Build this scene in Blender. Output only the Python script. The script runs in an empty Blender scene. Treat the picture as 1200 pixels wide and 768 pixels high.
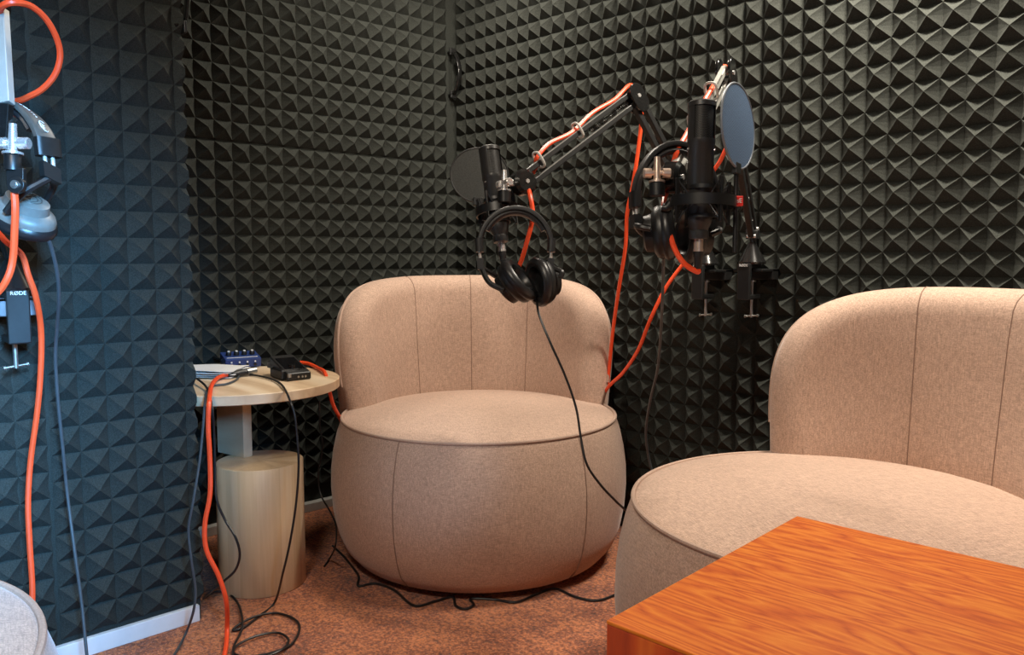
import bpy, bmesh, math, random
from math import sin, cos, pi, radians, sqrt
from mathutils import Vector, Matrix

random.seed(7)
scene = bpy.context.scene
COL = scene.collection
V = Vector

# ------------------------------------------------------------------ camera
FPX = 935.0
PITCH = radians(5.13)
YAW = radians(46.5)
CAM = V((2.648, -2.195, 0.95))
FW = V((-sin(YAW), cos(YAW), 0))
RT = V((cos(YAW), sin(YAW), 0))
UPZ = V((0, 0, 1))
CF = FW * cos(PITCH) - UPZ * sin(PITCH)      # view axis
CU = FW * sin(PITCH) + UPZ * cos(PITCH)      # camera up
CN = -CF                                      # towards the camera

def ray(u, v):
    return CF + RT * ((u - 600) / FPX) + CU * ((384 - v) / FPX)
def P(u, v, t):
    return CAM + ray(u, v) * t
def PZ(u, v, z=0.0):
    d = ray(u, v); return CAM + d * ((z - CAM.z) / d.z)
def PX(u, v, x=0.0):
    d = ray(u, v); return CAM + d * ((x - CAM.x) / d.x)
def PY(u, v, y=0.0):
    d = ray(u, v); return CAM + d * ((y - CAM.y) / d.y)
def D(a, b, c):
    return (RT * a + CU * b + CN * c)

cam_d = bpy.data.cameras.new('camera')
cam_d.sensor_fit = 'HORIZONTAL'; cam_d.sensor_width = 36.0
cam_d.lens = FPX / 1200 * 36.0
cam_d.clip_start = 0.02
cam_o = bpy.data.objects.new('camera', cam_d)
cam_o.location = CAM
cam_o.rotation_euler = (pi / 2 - PITCH, 0, YAW)
COL.objects.link(cam_o)
scene.camera = cam_o

# ------------------------------------------------------------------ materials
def nodes_of(name):
    m = bpy.data.materials.new(name); m.use_nodes = True
    nt = m.node_tree
    b = nt.nodes.get('Principled BSDF')
    return m, nt, b

def ramp(nt, fac, stops):
    r = nt.nodes.new('ShaderNodeValToRGB')
    el = r.color_ramp.elements
    while len(el) < len(stops): el.new(0.5)
    for e, (p, c) in zip(el, stops):
        e.position = p; e.color = (*c, 1)
    nt.links.new(fac, r.inputs[0])
    return r.outputs[0]

def coords(nt, scale=(1, 1, 1), kind='Object'):
    tc = nt.nodes.new('ShaderNodeTexCoord')
    mp = nt.nodes.new('ShaderNodeMapping')
    mp.inputs['Scale'].default_value = scale
    nt.links.new(tc.outputs[kind], mp.inputs[0])
    return mp.outputs[0]

def noise(nt, vec, scale, detail=3, rough=0.6, dist=0.0):
    n = nt.nodes.new('ShaderNodeTexNoise')
    n.inputs['Scale'].default_value = scale; n.inputs['Detail'].default_value = detail
    n.inputs['Roughness'].default_value = rough; n.inputs['Distortion'].default_value = dist
    nt.links.new(vec, n.inputs['Vector'])
    return n.outputs[0]

def bump(nt, b, h, strength=0.2, dist=0.001):
    n = nt.nodes.new('ShaderNodeBump')
    n.inputs['Strength'].default_value = strength; n.inputs['Distance'].default_value = dist
    nt.links.new(h, n.inputs['Height']); nt.links.new(n.outputs[0], b.inputs['Normal'])

def simple(name, col, rough=0.5, metal=0.0, var=0.12, scale=60, bumps=0.0, coat=0.0, spec=0.5):
    m, nt, b = nodes_of(name)
    n = noise(nt, coords(nt), scale)
    lo = tuple(c * (1 - var) for c in col); hi = tuple(min(1, c * (1 + var)) for c in col)
    nt.links.new(ramp(nt, n, [(0.3, lo), (0.7, hi)]), b.inputs['Base Color'])
    b.inputs['Roughness'].default_value = rough
    b.inputs['Metallic'].default_value = metal
    b.inputs['Specular IOR Level'].default_value = spec
    if coat: b.inputs['Coat Weight'].default_value = coat
    if bumps: bump(nt, b, n, bumps, 0.0006)
    return m

def mat_foam():
    m, nt, b = nodes_of('charcoal_foam')
    vec = coords(nt)
    n = noise(nt, vec, 420, 2, 0.7)
    nt.links.new(ramp(nt, n, [(0.3, (0.019, 0.0205, 0.0185)), (0.75, (0.052, 0.056, 0.049))]), b.inputs['Base Color'])
    b.inputs['Roughness'].default_value = 0.95
    b.inputs['Specular IOR Level'].default_value = 0.12
    bump(nt, b, n, 0.35, 0.0012)
    return m

def mat_fabric(name, base):
    m, nt, b = nodes_of(name)
    vec = coords(nt)
    a = noise(nt, coords(nt, (1, 9, 9)), 48, 2, 0.7)
    c0 = noise(nt, coords(nt, (9, 1, 9)), 48, 2, 0.7)
    c1 = noise(nt, coords(nt, (9, 9, 1)), 48, 2, 0.7)
    cm = nt.nodes.new('ShaderNodeMath'); cm.operation = 'ADD'
    nt.links.new(c0, cm.inputs[0]); nt.links.new(c1, cm.inputs[1]); c = cm.outputs[0]
    big = noise(nt, vec, 7, 2)
    mx = nt.nodes.new('ShaderNodeMath'); mx.operation = 'ADD'
    nt.links.new(a, mx.inputs[0]); nt.links.new(c, mx.inputs[1])
    m2 = nt.nodes.new('ShaderNodeMath'); m2.operation = 'MULTIPLY_ADD'
    nt.links.new(big, m2.inputs[0]); m2.inputs[1].default_value = 0.12
    nt.links.new(mx.outputs[0], m2.inputs[2])
    d = nt.nodes.new('ShaderNodeMath'); d.operation = 'MULTIPLY'; d.inputs[1].default_value = 0.34
    nt.links.new(m2.outputs[0], d.inputs[0])
    lo = tuple(x * 0.66 for x in base); hi = tuple(min(1, x * 1.30) for x in base)
    nt.links.new(ramp(nt, d.outputs[0], [(0.42, lo), (0.66, hi)]), b.inputs['Base Color'])
    b.inputs['Roughness'].default_value = 0.85
    b.inputs['Specular IOR Level'].default_value = 0.25
    b.inputs['Sheen Weight'].default_value = 0.25
    b.inputs['Sheen Roughness'].default_value = 0.4
    bump(nt, b, d.outputs[0], 0.35, 0.0012)
    return m

def mat_carpet():
    m, nt, b = nodes_of('rust_carpet')
    vec = coords(nt)
    n1 = noise(nt, vec, 95, 4, 0.85)
    n2 = noise(nt, vec, 5, 3, 0.6, 0.4)
    n3 = noise(nt, vec, 28, 3, 0.6)
    mx = nt.nodes.new('ShaderNodeMath'); mx.operation = 'MULTIPLY_ADD'
    nt.links.new(n2, mx.inputs[0]); mx.inputs[1].default_value = 0.35; nt.links.new(n1, mx.inputs[2])
    my = nt.nodes.new('ShaderNodeMath'); my.operation = 'MULTIPLY_ADD'
    nt.links.new(n3, my.inputs[0]); my.inputs[1].default_value = 0.25; nt.links.new(mx.outputs[0], my.inputs[2])
    nt.links.new(ramp(nt, my.outputs[0], [(0.62, (0.045, 0.008, 0.002)), (0.76, (0.34, 0.068, 0.016)), (0.90, (0.85, 0.29, 0.095))]), b.inputs['Base Color'])
    b.inputs['Roughness'].default_value = 0.95
    b.inputs['Specular IOR Level'].default_value = 0.1
    b.inputs['Sheen Weight'].default_value = 0.3
    bump(nt, b, my.outputs[0], 1.0, 0.012)
    return m

def mat_wood(name, stops, scale=(1.2, 14, 14), wscale=3.0, dist=6.0, rough=0.45, fine=0.35, coat=0.0, rot=(0, 0, 0), detail=3):
    m, nt, b = nodes_of(name)
    tc = nt.nodes.new('ShaderNodeTexCoord')
    mp = nt.nodes.new('ShaderNodeMapping')
    mp.inputs['Scale'].default_value = scale; mp.inputs['Rotation'].default_value = rot
    nt.links.new(tc.outputs['Object'], mp.inputs[0])
    base = noise(nt, mp.outputs[0], 1.0, 2, 0.5, 0.3)
    w = nt.nodes.new('ShaderNodeMath'); w.operation = 'MULTIPLY'; w.inputs[1].default_value = wscale * dist
    nt.links.new(base, w.inputs[0])
    s = nt.nodes.new('ShaderNodeMath'); s.operation = 'PINGPONG'; s.inputs[1].default_value = 1.0
    nt.links.new(w.outputs[0], s.inputs[0])
    mp2 = nt.nodes.new('ShaderNodeMapping')
    mp2.inputs['Scale'].default_value = tuple(k * 12 for k in scale); mp2.inputs['Rotation'].default_value = rot
    nt.links.new(tc.outputs['Object'], mp2.inputs[0])
    f = noise(nt, mp2.outputs[0], 1.0, detail, 0.7)
    mix = nt.nodes.new('ShaderNodeMix'); mix.inputs[0].default_value = fine
    nt.links.new(s.outputs[0], mix.inputs[2]); nt.links.new(f, mix.inputs[3])
    nt.links.new(ramp(nt, mix.outputs[0], stops), b.inputs['Base Color'])
    b.inputs['Roughness'].default_value = rough
    if coat: b.inputs['Coat Weight'].default_value = coat; b.inputs['Coat Roughness'].default_value = 0.15
    bump(nt, b, mix.outputs[0], 0.08, 0.0006)
    return m

def mat_mesh(name, col, hole, scale, metal=0.6, rough=0.45):
    m, nt, b = nodes_of(name)
    ch = nt.nodes.new('ShaderNodeTexChecker'); ch.inputs['Scale'].default_value = scale
    nt.links.new(coords(nt), ch.inputs['Vector'])
    ch.inputs['Color1'].default_value = (*col, 1); ch.inputs['Color2'].default_value = (*hole, 1)
    nt.links.new(ch.outputs[0], b.inputs['Base Color'])
    b.inputs['Metallic'].default_value = metal; b.inputs['Roughness'].default_value = rough
    bump(nt, b, ch.outputs[1], 0.4, 0.0006)
    return m

M = {}
M['foam'] = mat_foam()
M['fabric'] = mat_fabric('beige_woven_fabric', (0.50, 0.345, 0.265))
M['fabric_trim'] = simple('beige_piping', (0.43, 0.30, 0.235), 0.8, 0, 0.15, 300, 0.2)
M['fabric_seam'] = simple('seam_thread', (0.24, 0.15, 0.11), 0.9, 0, 0.2, 300)
M['carpet'] = mat_carpet()
M['plaster'] = simple('white_paint', (0.62, 0.61, 0.58), 0.7, 0, 0.04, 20)
M['backing'] = simple('black_wall_backing', (0.02, 0.02, 0.02), 0.95, 0, 0.2, 40)
M['white_trim'] = simple('white_trim', (0.72, 0.74, 0.76), 0.35, 0, 0.03, 30)
M['pale_trim'] = simple('pale_trim', (0.42, 0.41, 0.38), 0.5, 0, 0.1, 30)
ORANGE = [(0.2, (0.40, 0.056, 0.004)), (0.40, (0.58, 0.115, 0.008)), (0.58, (0.66, 0.165, 0.013)), (0.85, (0.76, 0.25, 0.028))]
M['wood_orange'] = mat_wood('orange_stained_oak', ORANGE, (3.2, 19.0, 19.0), 3.0, 8.0, 0.5, 0.6, 0.0, detail=5)
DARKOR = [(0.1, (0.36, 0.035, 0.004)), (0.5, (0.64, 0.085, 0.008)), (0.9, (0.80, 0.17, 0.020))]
M['wood_orange'].node_tree.nodes['Principled BSDF'].inputs['Specular IOR Level'].default_value = 0.25
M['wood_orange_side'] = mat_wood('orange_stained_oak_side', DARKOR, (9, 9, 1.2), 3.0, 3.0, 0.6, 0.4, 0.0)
PINE = [(0.0, (0.50, 0.335, 0.19)), (0.5, (0.72, 0.545, 0.36)), (1.0, (0.83, 0.68, 0.49))]
M['pine'] = mat_wood('pale_pine', PINE, (1.5, 9, 9), 2.0, 2.2, 0.5, 0.3)
def mat_staves():
    m, nt, b = nodes_of('pale_pine_staves')
    tc = nt.nodes.new('ShaderNodeTexCoord')
    sep = nt.nodes.new('ShaderNodeSeparateXYZ'); nt.links.new(tc.outputs['Object'], sep.inputs[0])
    at = nt.nodes.new('ShaderNodeMath'); at.operation = 'ARCTAN2'
    nt.links.new(sep.outputs[1], at.inputs[0]); nt.links.new(sep.outputs[0], at.inputs[1])
    mu = nt.nodes.new('ShaderNodeMath'); mu.operation = 'MULTIPLY'; mu.inputs[1].default_value = 3.1
    nt.links.new(at.outputs[0], mu.inputs[0])
    fl = nt.nodes.new('ShaderNodeMath'); fl.operation = 'FLOOR'; nt.links.new(mu.outputs[0], fl.inputs[0])
    wn = nt.nodes.new('ShaderNodeTexWhiteNoise'); wn.noise_dimensions = '1D'; nt.links.new(fl.outputs[0], wn.inputs['W'])
    n = noise(nt, coords(nt, (40, 40, 1.6)), 1.6, 4, 0.65)
    mix = nt.nodes.new('ShaderNodeMix'); mix.inputs[0].default_value = 0.45
    nt.links.new(n, mix.inputs[2]); nt.links.new(wn.outputs[0], mix.inputs[3])
    nt.links.new(ramp(nt, mix.outputs[0], [(0.15, (0.58, 0.40, 0.22)), (0.5, (0.76, 0.57, 0.35)), (0.85, (0.86, 0.69, 0.47))]), b.inputs['Base Color'])
    b.inputs['Roughness'].default_value = 0.5
    bump(nt, b, n, 0.06, 0.0006)
    return m
M['staves'] = mat_staves()
M['black'] = simple('black_plastic', (0.012, 0.012, 0.012), 0.42, 0, 0.2, 90)
M['black_gloss'] = simple('glossy_black', (0.010, 0.010, 0.010), 0.18, 0, 0.2, 90, 0, 0.3)
M['black_matte'] = simple('matte_black_metal', (0.009, 0.009, 0.009), 0.40, 0.0, 0.2, 90)
M['mic'] = simple('black_microphone_paint', (0.030, 0.029, 0.028), 0.36, 0.1, 0.15, 300, 0.05)
M['leather'] = simple('black_leatherette', (0.012, 0.012, 0.013), 0.35, 0, 0.3, 180, 0.3)
M['brown_black'] = simple('warm_dark_plastic', (0.085, 0.075, 0.064), 0.45, 0, 0.15, 80)
M['grey_cap'] = simple('dark_grey_plastic', (0.16, 0.155, 0.14), 0.45, 0, 0.1, 80)
M['chrome'] = simple('chrome', (0.88, 0.86, 0.84), 0.24, 0.75, 0.04, 50)
M['copper'] = simple('warm_nickel', (0.86, 0.68, 0.56), 0.28, 0.75, 0.06, 50)
M['silver'] = simple('brushed_silver', (0.45, 0.45, 0.43), 0.35, 0.9, 0.08, 50)
M['satin'] = simple('satin_steel', (0.55, 0.53, 0.50), 0.38, 0.35, 0.06, 60)
M['arm_grey'] = simple('grey_arm_paint', (0.40, 0.40, 0.37), 0.4, 0.2, 0.06, 40)
M['orange_cable'] = simple('orange_cable', (0.90, 0.085, 0.022), 0.4, 0, 0.05, 60)
M['black_cable'] = simple('black_cable', (0.012, 0.012, 0.013), 0.4, 0, 0.2, 60)
M['grey_cable'] = simple('grey_cable', (0.055, 0.065, 0.072), 0.45, 0, 0.1, 60)
M['strap'] = simple('pale_strap', (0.50, 0.49, 0.46), 0.7, 0, 0.1, 90)
M['red'] = simple('red_badge', (0.75, 0.03, 0.02), 0.4, 0, 0.05, 60)
M['white_print'] = simple('white_print', (0.85, 0.85, 0.85), 0.5, 0, 0.02, 60)
M['blue_box'] = simple('blue_enamel', (0.025, 0.055, 0.20), 0.4, 0.1, 0.1, 60)
M['paper'] = simple('white_paper', (0.78, 0.77, 0.75), 0.8, 0, 0.05, 25)
M['screen'] = simple('dark_screen', (0.006, 0.006, 0.007), 0.08, 0, 0.1, 30)
M['filter_dark'] = simple('dark_filter_cloth', (0.033, 0.034, 0.031), 0.85, 0, 0.35, 260, 0.2)
M['filter_metal'] = mat_mesh('grey_mesh_blue_lit', (0.13, 0.21, 0.35), (0.07, 0.115, 0.19), 330, 0.25, 0.5)  # grey metal mesh with blue window light mixed into its base colour
M['grille'] = mat_mesh('black_grille', (0.035, 0.034, 0.032), (0.006, 0.006, 0.006), 420, 0.5, 0.5)
M['blue_steel'] = simple('bluish_steel_bar', (0.22, 0.24, 0.27), 0.4, 0.4, 0.06, 40)

# ------------------------------------------------------------------ object helpers
def tag(o, label=None, cat=None, group=None, kind=None):
    if label: o['label'] = label
    if cat: o['category'] = cat
    if group: o['group'] = group
    if kind: o['kind'] = kind
    return o

def thing(name, loc, label, cat, group=None, rotz=0.0):
    o = bpy.data.objects.new(name, None)
    o.empty_display_size = 0.05
    COL.objects.link(o)
    o.location = loc; o.rotation_euler = (0, 0, rotz)
    return tag(o, label, cat, group)

def world_of(o):
    p = V((0, 0, 0))
    while o is not None:
        p = p + o.location; o = o.parent
    return p

def mk(name, bm, mat, parent=None, smooth=True, origin=None, bevel=0.0, label=None, seg=2, local=False):
    """links bm as ONE mesh object; bm is in world space unless local"""
    me = bpy.data.meshes.new(name)
    off = V((0, 0, 0))
    if not local:
        off = world_of(parent) if parent is not None else (origin or V((0, 0, 0)))
    bmesh.ops.translate(bm, verts=bm.verts, vec=-off)
    bmesh.ops.recalc_face_normals(bm, faces=bm.faces)
    bm.to_mesh(me); bm.free()
    for m in (mat if isinstance(mat, (list, tuple)) else [mat]):
        me.materials.append(m)
    if smooth:
        me.shade_smooth()
        try: me.set_sharp_from_angle(angle=radians(38))
        except Exception: pass
    o = bpy.data.objects.new(name, me)
    COL.objects.link(o)
    if parent is not None: o.parent = parent
    elif origin is not None: o.location = origin
    if bevel:
        b = o.modifiers.new('bevel', 'BEVEL'); b.width = bevel; b.segments = seg; b.limit_method = 'ANGLE'; b.angle_limit = radians(40)
    if label: o['label'] = label
    return o

def B(): return bmesh.new()

def frame(axis, hint=None):
    z = V(axis).normalized()
    h = V(hint) if hint is not None else (V((0, 0, 1)) if abs(z.z) < 0.9 else V((1, 0, 0)))
    x = (h - z * h.dot(z)).normalized()
    y = z.cross(x)
    return x, y, z

def box(bm, c, ax, ay, az, sx, sy, sz):
    """full sizes sx sy sz along unit axes"""
    vs = []
    for i in (-1, 1):
        for j in (-1, 1):
            for k in (-1, 1):
                vs.append(bm.verts.new(V(c) + ax * (i * sx / 2) + ay * (j * sy / 2) + az * (k * sz / 2)))
    for f in ((0, 1, 3, 2), (4, 6, 7, 5), (0, 4, 5, 1), (2, 3, 7, 6), (0, 2, 6, 4), (1, 5, 7, 3)):
        bm.faces.new([vs[i] for i in f])

EX, EY, EZ = V((1, 0, 0)), V((0, 1, 0)), V((0, 0, 1))

def abox(bm, x0, x1, y0, y1, z0, z1):
    box(bm, ((x0 + x1) / 2, (y0 + y1) / 2, (z0 + z1) / 2), EX, EY, EZ, x1 - x0, y1 - y0, z1 - z0)

def bar(bm, p0, p1, w, h, up):
    p0, p1 = V(p0), V(p1)
    x, y, z = frame(p1 - p0, up)
    box(bm, (p0 + p1) / 2, x, y, z, h, w, (p1 - p0).length)

def lathe(bm, prof, n=32, o=(0, 0, 0), axis=(0, 0, 1), hint=None, sy=1.0, a0=0.0, a1=2 * pi, caps=True):
    """prof: list of (r, h) along axis from o"""
    x, y, z = frame(axis, hint)
    o = V(o)
    full = abs(a1 - a0 - 2 * pi) < 1e-6
    cnt = n if full else n + 1
    rings = []
    for r, h in prof:
        if r < 1e-6:
            rings.append([bm.verts.new(o + z * h)])
        else:
            rings.append([bm.verts.new(o + z * h + x * (r * cos(a0 + (a1 - a0) * i / n)) + y * (sy * r * sin(a0 + (a1 - a0) * i / n))) for i in range(cnt)])
    for a, b in zip(rings, rings[1:]):
        for i in range(n):
            j = (i + 1) % cnt
            if len(a) == 1 and len(b) == 1: continue
            if len(a) == 1: bm.faces.new((a[0], b[j], b[i]))
            elif len(b) == 1: bm.faces.new((a[i], a[j], b[0]))
            else: bm.faces.new((a[i], a[j], b[j], b[i]))
    if full and caps:
        if len(rings[0]) > 2: bm.faces.new(rings[0])
        if len(rings[-1]) > 2: bm.faces.new(rings[-1])

def cyl(bm, p0, p1, r0, r1=None, n=20):
    p0, p1 = V(p0), V(p1)
    r1 = r0 if r1 is None else r1
    lathe(bm, [(r0, 0), (r1, (p1 - p0).length)], n, p0, p1 - p0)

def spline(pts, per=10, closed=False):
    pts = [V(p) for p in pts]
    n = len(pts)
    out = []
    rng = n if closed else n - 1
    for i in range(rng):
        if closed:
            a, b, c, d = pts[(i - 1) % n], pts[i], pts[(i + 1) % n], pts[(i + 2) % n]
        else:
            b, c = pts[i], pts[i + 1]
            a = pts[i - 1] if i > 0 else b * 2 - c
            d = pts[i + 2] if i + 2 < n else c * 2 - b
        # centripetal-like tangents
        t1 = (c - a) * 0.5; t2 = (d - b) * 0.5
        L = (c - b).length
        if t1.length > L * 1.2: t1 = t1.normalized() * L * 1.2
        if t2.length > L * 1.2: t2 = t2.normalized() * L * 1.2
        for k in range(per):
            s = k / per
            out.append(b * (2*s**3 - 3*s*s + 1) + t1 * (s**3 - 2*s*s + s) + c * (-2*s**3 + 3*s*s) + t2 * (s**3 - s*s))
    if not closed: out.append(pts[-1])
    return out

def tube(bm, pts, r, n=8, closed=False, mat=0):
    pts = [V(p) for p in pts]
    m = len(pts)
    rr = r if isinstance(r, (list, tuple)) else [r] * m
    tan = []
    for i in range(m):
        a = pts[(i - 1) % m] if (closed or i > 0) else pts[i]
        b = pts[(i + 1) % m] if (closed or i < m - 1) else pts[i]
        t = (b - a)
        tan.append(t.normalized() if t.length > 1e-9 else V((0, 0, 1)))
    x, y, z = frame(tan[0])
    rings = []
    for i in range(m):
        t = tan[i]
        x = (x - t * x.dot(t))
        if x.length < 1e-6: x = frame(t)[0]
        x.normalize(); y = t.cross(x)
        rings.append([bm.verts.new(pts[i] + x * (rr[i] * cos(2*pi*k/n)) + y * (rr[i] * sin(2*pi*k/n))) for k in range(n)])
    cnt = m if closed else m - 1
    fs = []
    for i in range(cnt):
        a, b = rings[i], rings[(i + 1) % m]
        off = 0
        if closed and i == m - 1:
            off = min(range(n), key=lambda k: (b[k].co - a[0].co).length)
        for k in range(n):
            fs.append(bm.faces.new((a[k], a[(k + 1) % n], b[(k + 1 + off) % n], b[(k + off) % n])))
    if not closed:
        fs.append(bm.faces.new(rings[0])); fs.append(bm.faces.new(rings[-1]))
    for f in fs: f.material_index = mat

def ribbon(bm, pts, wdirs, w, th, n=12, e=0.5):
    """sweep a rounded flat section: width w along wdirs, thickness th across"""
    m = len(pts); rings = []
    for i in range(m):
        a = pts[max(i - 1, 0)]; b = pts[min(i + 1, m - 1)]
        t = (b - a).normalized()
        wd = (wdirs[i] - t * wdirs[i].dot(t)).normalized()
        hd = t.cross(wd)
        ring = []
        for k in range(n):
            c, s = cos(2*pi*k/n), sin(2*pi*k/n)
            cx = math.copysign(abs(c) ** e, c); sx = math.copysign(abs(s) ** e, s)
            ring.append(bm.verts.new(pts[i] + wd * (cx * w / 2) + hd * (sx * th / 2)))
        rings.append(ring)
    for a, b in zip(rings, rings[1:]):
        for k in range(n):
            bm.faces.new((a[k], a[(k + 1) % n], b[(k + 1) % n], b[k]))
    bm.faces.new(rings[0]); bm.faces.new(rings[-1])

def torus(bm, c, axis, R, r, n=48, k=10, hint=None, sy=1.0):
    x, y, z = frame(axis, hint)
    pts = [V(c) + x * (R * cos(2*pi*i/n)) + y * (sy * R * sin(2*pi*i/n)) for i in range(n)]
    tube(bm, pts, r, k, closed=True)

def cable(name, pts, r, mat, label, cat='cable', group=None, per=10, extra=None):
    sp = spline(pts, per)
    o = V(sp[-1])
    if extra:
        root = thing(name, o, label, cat, group)
        bm = B(); tube(bm, sp, r, 8)
        mk('cable_cord', bm, mat, root)
        extra(root)
        return root
    bm = B(); tube(bm, sp, r, 8)
    return tag(mk(name, bm, mat, None, origin=o), label, cat, group)

def text_bm(s, size, origin, xdir, ydir, extrude=0.0004, font_shear=0.0):
    cu = bpy.data.curves.new('txt', 'FONT')
    cu.body = s; cu.size = size; cu.extrude = extrude; cu.resolution_u = 3
    cu.align_x = 'CENTER'; cu.align_y = 'CENTER'
    ob = bpy.data.objects.new('txt', cu); COL.objects.link(ob)
    dg = bpy.context.evaluated_depsgraph_get()
    me = bpy.data.meshes.new_from_object(ob.evaluated_get(dg))
    bm = B(); bm.from_mesh(me)
    bpy.data.objects.remove(ob); bpy.data.curves.remove(cu); bpy.data.meshes.remove(me)
    xd, yd = V(xdir).normalized(), V(ydir).normalized()
    zd = xd.cross(yd)
    mat = Matrix((( xd.x, yd.x, zd.x, origin[0]), (xd.y, yd.y, zd.y, origin[1]), (xd.z, yd.z, zd.z, origin[2]), (0, 0, 0, 1)))
    bmesh.ops.transform(bm, matrix=mat, verts=bm.verts)
    return bm

def merge(bm, other):
    me = bpy.data.meshes.new('tmp'); other.to_mesh(me); other.free()
    bm.from_mesh(me); bpy.data.meshes.remove(me)

# ------------------------------------------------------------------ room shell
HC = 2.25
XR, YB = 3.45, -3.45
bm = B(); abox(bm, -0.1, XR + 0.1, YB - 0.1, 0.1, -0.05, 0.0)
tag(mk('floor', bm, M['carpet'], smooth=False), 'rust brown carpet under the chairs and the tables', kind='structure')
bm = B(); abox(bm, -0.1, XR + 0.1, YB - 0.1, 0.1, HC, HC + 0.05)
tag(mk('ceiling', bm, M['plaster'], smooth=False), kind='structure')

FP = 0.062
FH = 0.029
def foam_panel(bm, org, du, dn, c0, c1, r0, r1, zph, pc=FP, pr=FP, edge0=False):
    """pyramids on the plane org + du*u + z ; dn is the outward normal"""
    org = V(org)
    nodes = {}
    def node(key, co):
        if key not in nodes: nodes[key] = bm.verts.new(co)
        return nodes[key]
    S = 4
    def pt(u, z, h): return org + du * u + EZ * z + dn * h
    for i in range(c0, c1):
        for j in range(r0, r1):
            u0, z0 = i * pc, zph + j * pr
            ring = []
            cs = [(0, 0), (1, 0), (1, 1), (0, 1)]
            for k in range(4):
                a, b = cs[k], cs[(k + 1) % 4]
                for s in range(S):
                    f = s / S
                    fu, fz = a[0] + (b[0] - a[0]) * f, a[1] + (b[1] - a[1]) * f
                    lift = 0.006 * (2 * abs(f - 0.5)) ** 2
                    key = (round((i + fu) * S), round((j + fz) * S))
                    ring.append(node(key, pt(u0 + fu * pc, z0 + fz * pr, lift)))
            ap = bm.verts.new(pt(u0 + pc * (0.5 + random.uniform(-.03, .03)), z0 + pr * (0.5 + random.uniform(-.03, .03)), FH + random.uniform(-.0015, .0015)))
            m = len(ring)
            for k in range(m):
                bm.faces.new((ring[k], ring[(k + 1) % m], ap))

Z0 = 0.96
def wall_backing(bm, x0, x1, y0, y1, z1=HC):
    n0 = len(bm.faces); bm.faces.ensure_lookup_table()
    abox(bm, x0, x1, y0, y1, 0, z1)

# left wall : plane x = 0
bm = B()
r_lo, r_hi = -14, 22
# a lower and an upper course of foam sheets with a slim shadow gap between them
foam_panel(bm, (0, 0, 0), V((0, -1, 0)), EX, 0, 40, r_lo, 6, Z0)
foam_panel(bm, (0, 0, 0.004), V((0, -1, 0)), EX, 1, 40, 6, r_hi, Z0 + 0.004)
wall_backing(bm, -0.1, -0.002, YB, 0.1)
tag(mk('wall_left', bm, M['foam'], smooth=False), 'left wall faced with charcoal pyramid foam', kind='structure')
bm = B()
foam_panel(bm, (0, 0, 0), EX, V((0, -1, 0)), 0, 55, r_lo, r_hi, Z0, pc=0.0613)
wall_backing(bm, 0.0, XR, 0.002, 0.1)
tag(mk('wall_right', bm, M['foam'], smooth=False), 'right wall faced with charcoal pyramid foam', kind='structure')
# partition : thin slab at x = 0.62
PXF = 0.62; PY0 = -1.408
bm = B()
PYN = PY0 - 0.010
foam_panel(bm, (PXF, PYN, 0), V((0, -1, 0)), EX, 0, 5, -22, 16, 1.431, pc=0.0617, pr=0.0625)
FC = 0.36; AC = 1 - 2 * FC                       # the sheet is cut part way through its last column
PYE = PYN + FC * 0.0617
for j in range(-22, 16):
    za, zb = 1.431 + j * 0.0625, 1.431 + (j + 1) * 0.0625
    zm, hz = (za + zb) / 2, 0.03125
    n0_, n1_ = bm.verts.new((PXF + .006, PYN, za)), bm.verts.new((PXF + .006, PYN, zb))
    nm_ = bm.verts.new((PXF, PYN, zm))
    cc_ = [bm.verts.new((PXF + h, PYE, zm + hz * b)) for b, h in ((-1, 0), (-AC, FH * (1 - AC)), (AC, FH * (1 - AC)), (1, 0))]
    bm.faces.new((n0_, nm_, cc_[1])); bm.faces.new((nm_, cc_[2], cc_[1])); bm.faces.new((nm_, n1_, cc_[2]))
    bm.faces.new((n0_, cc_[1], cc_[0])); bm.faces.new((n1_, cc_[3], cc_[2]))
    e0_, e1_ = bm.verts.new((PXF - .02, PYE, za)), bm.verts.new((PXF - .02, PYE, zb))
    bm.faces.new((e0_, cc_[0], cc_[1], cc_[2], cc_[3], e1_))
foam_panel(bm, (PXF - 0.003, PYN - 0.3085 - 0.006, 0), V((0, -1, 0)), EX, 0, 27, -22, 16, 1.431 - 0.036, pc=0.0617, pr=0.0625)
abox(bm, PXF - 0.055, PXF - 0.001, YB, PYE - 0.001, 0.0, HC)
tag(mk('wall_partition', bm, M['foam'], smooth=False), 'foam faced partition on the left', kind='structure')
bm = B(); abox(bm, PXF - 0.06, PXF + 0.012, YB, PY0 + 0.004, 0, 0.043)
tag(mk('baseboard_partition', bm, M['white_trim'], smooth=False, bevel=0.002), kind='structure')
bm = B(); abox(bm, -0.002, 0.03, YB, -0.012, 0, 0.032)
tag(mk('baseboard_left', bm, M['pale_trim'], smooth=False, bevel=0.002), kind='structure')
bm = B(); abox(bm, 0.0, XR, -0.03, 0.002, 0, 0.032)
tag(mk('baseboard_right', bm, M['backing'], smooth=False, bevel=0.002), kind='structure')
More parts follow.
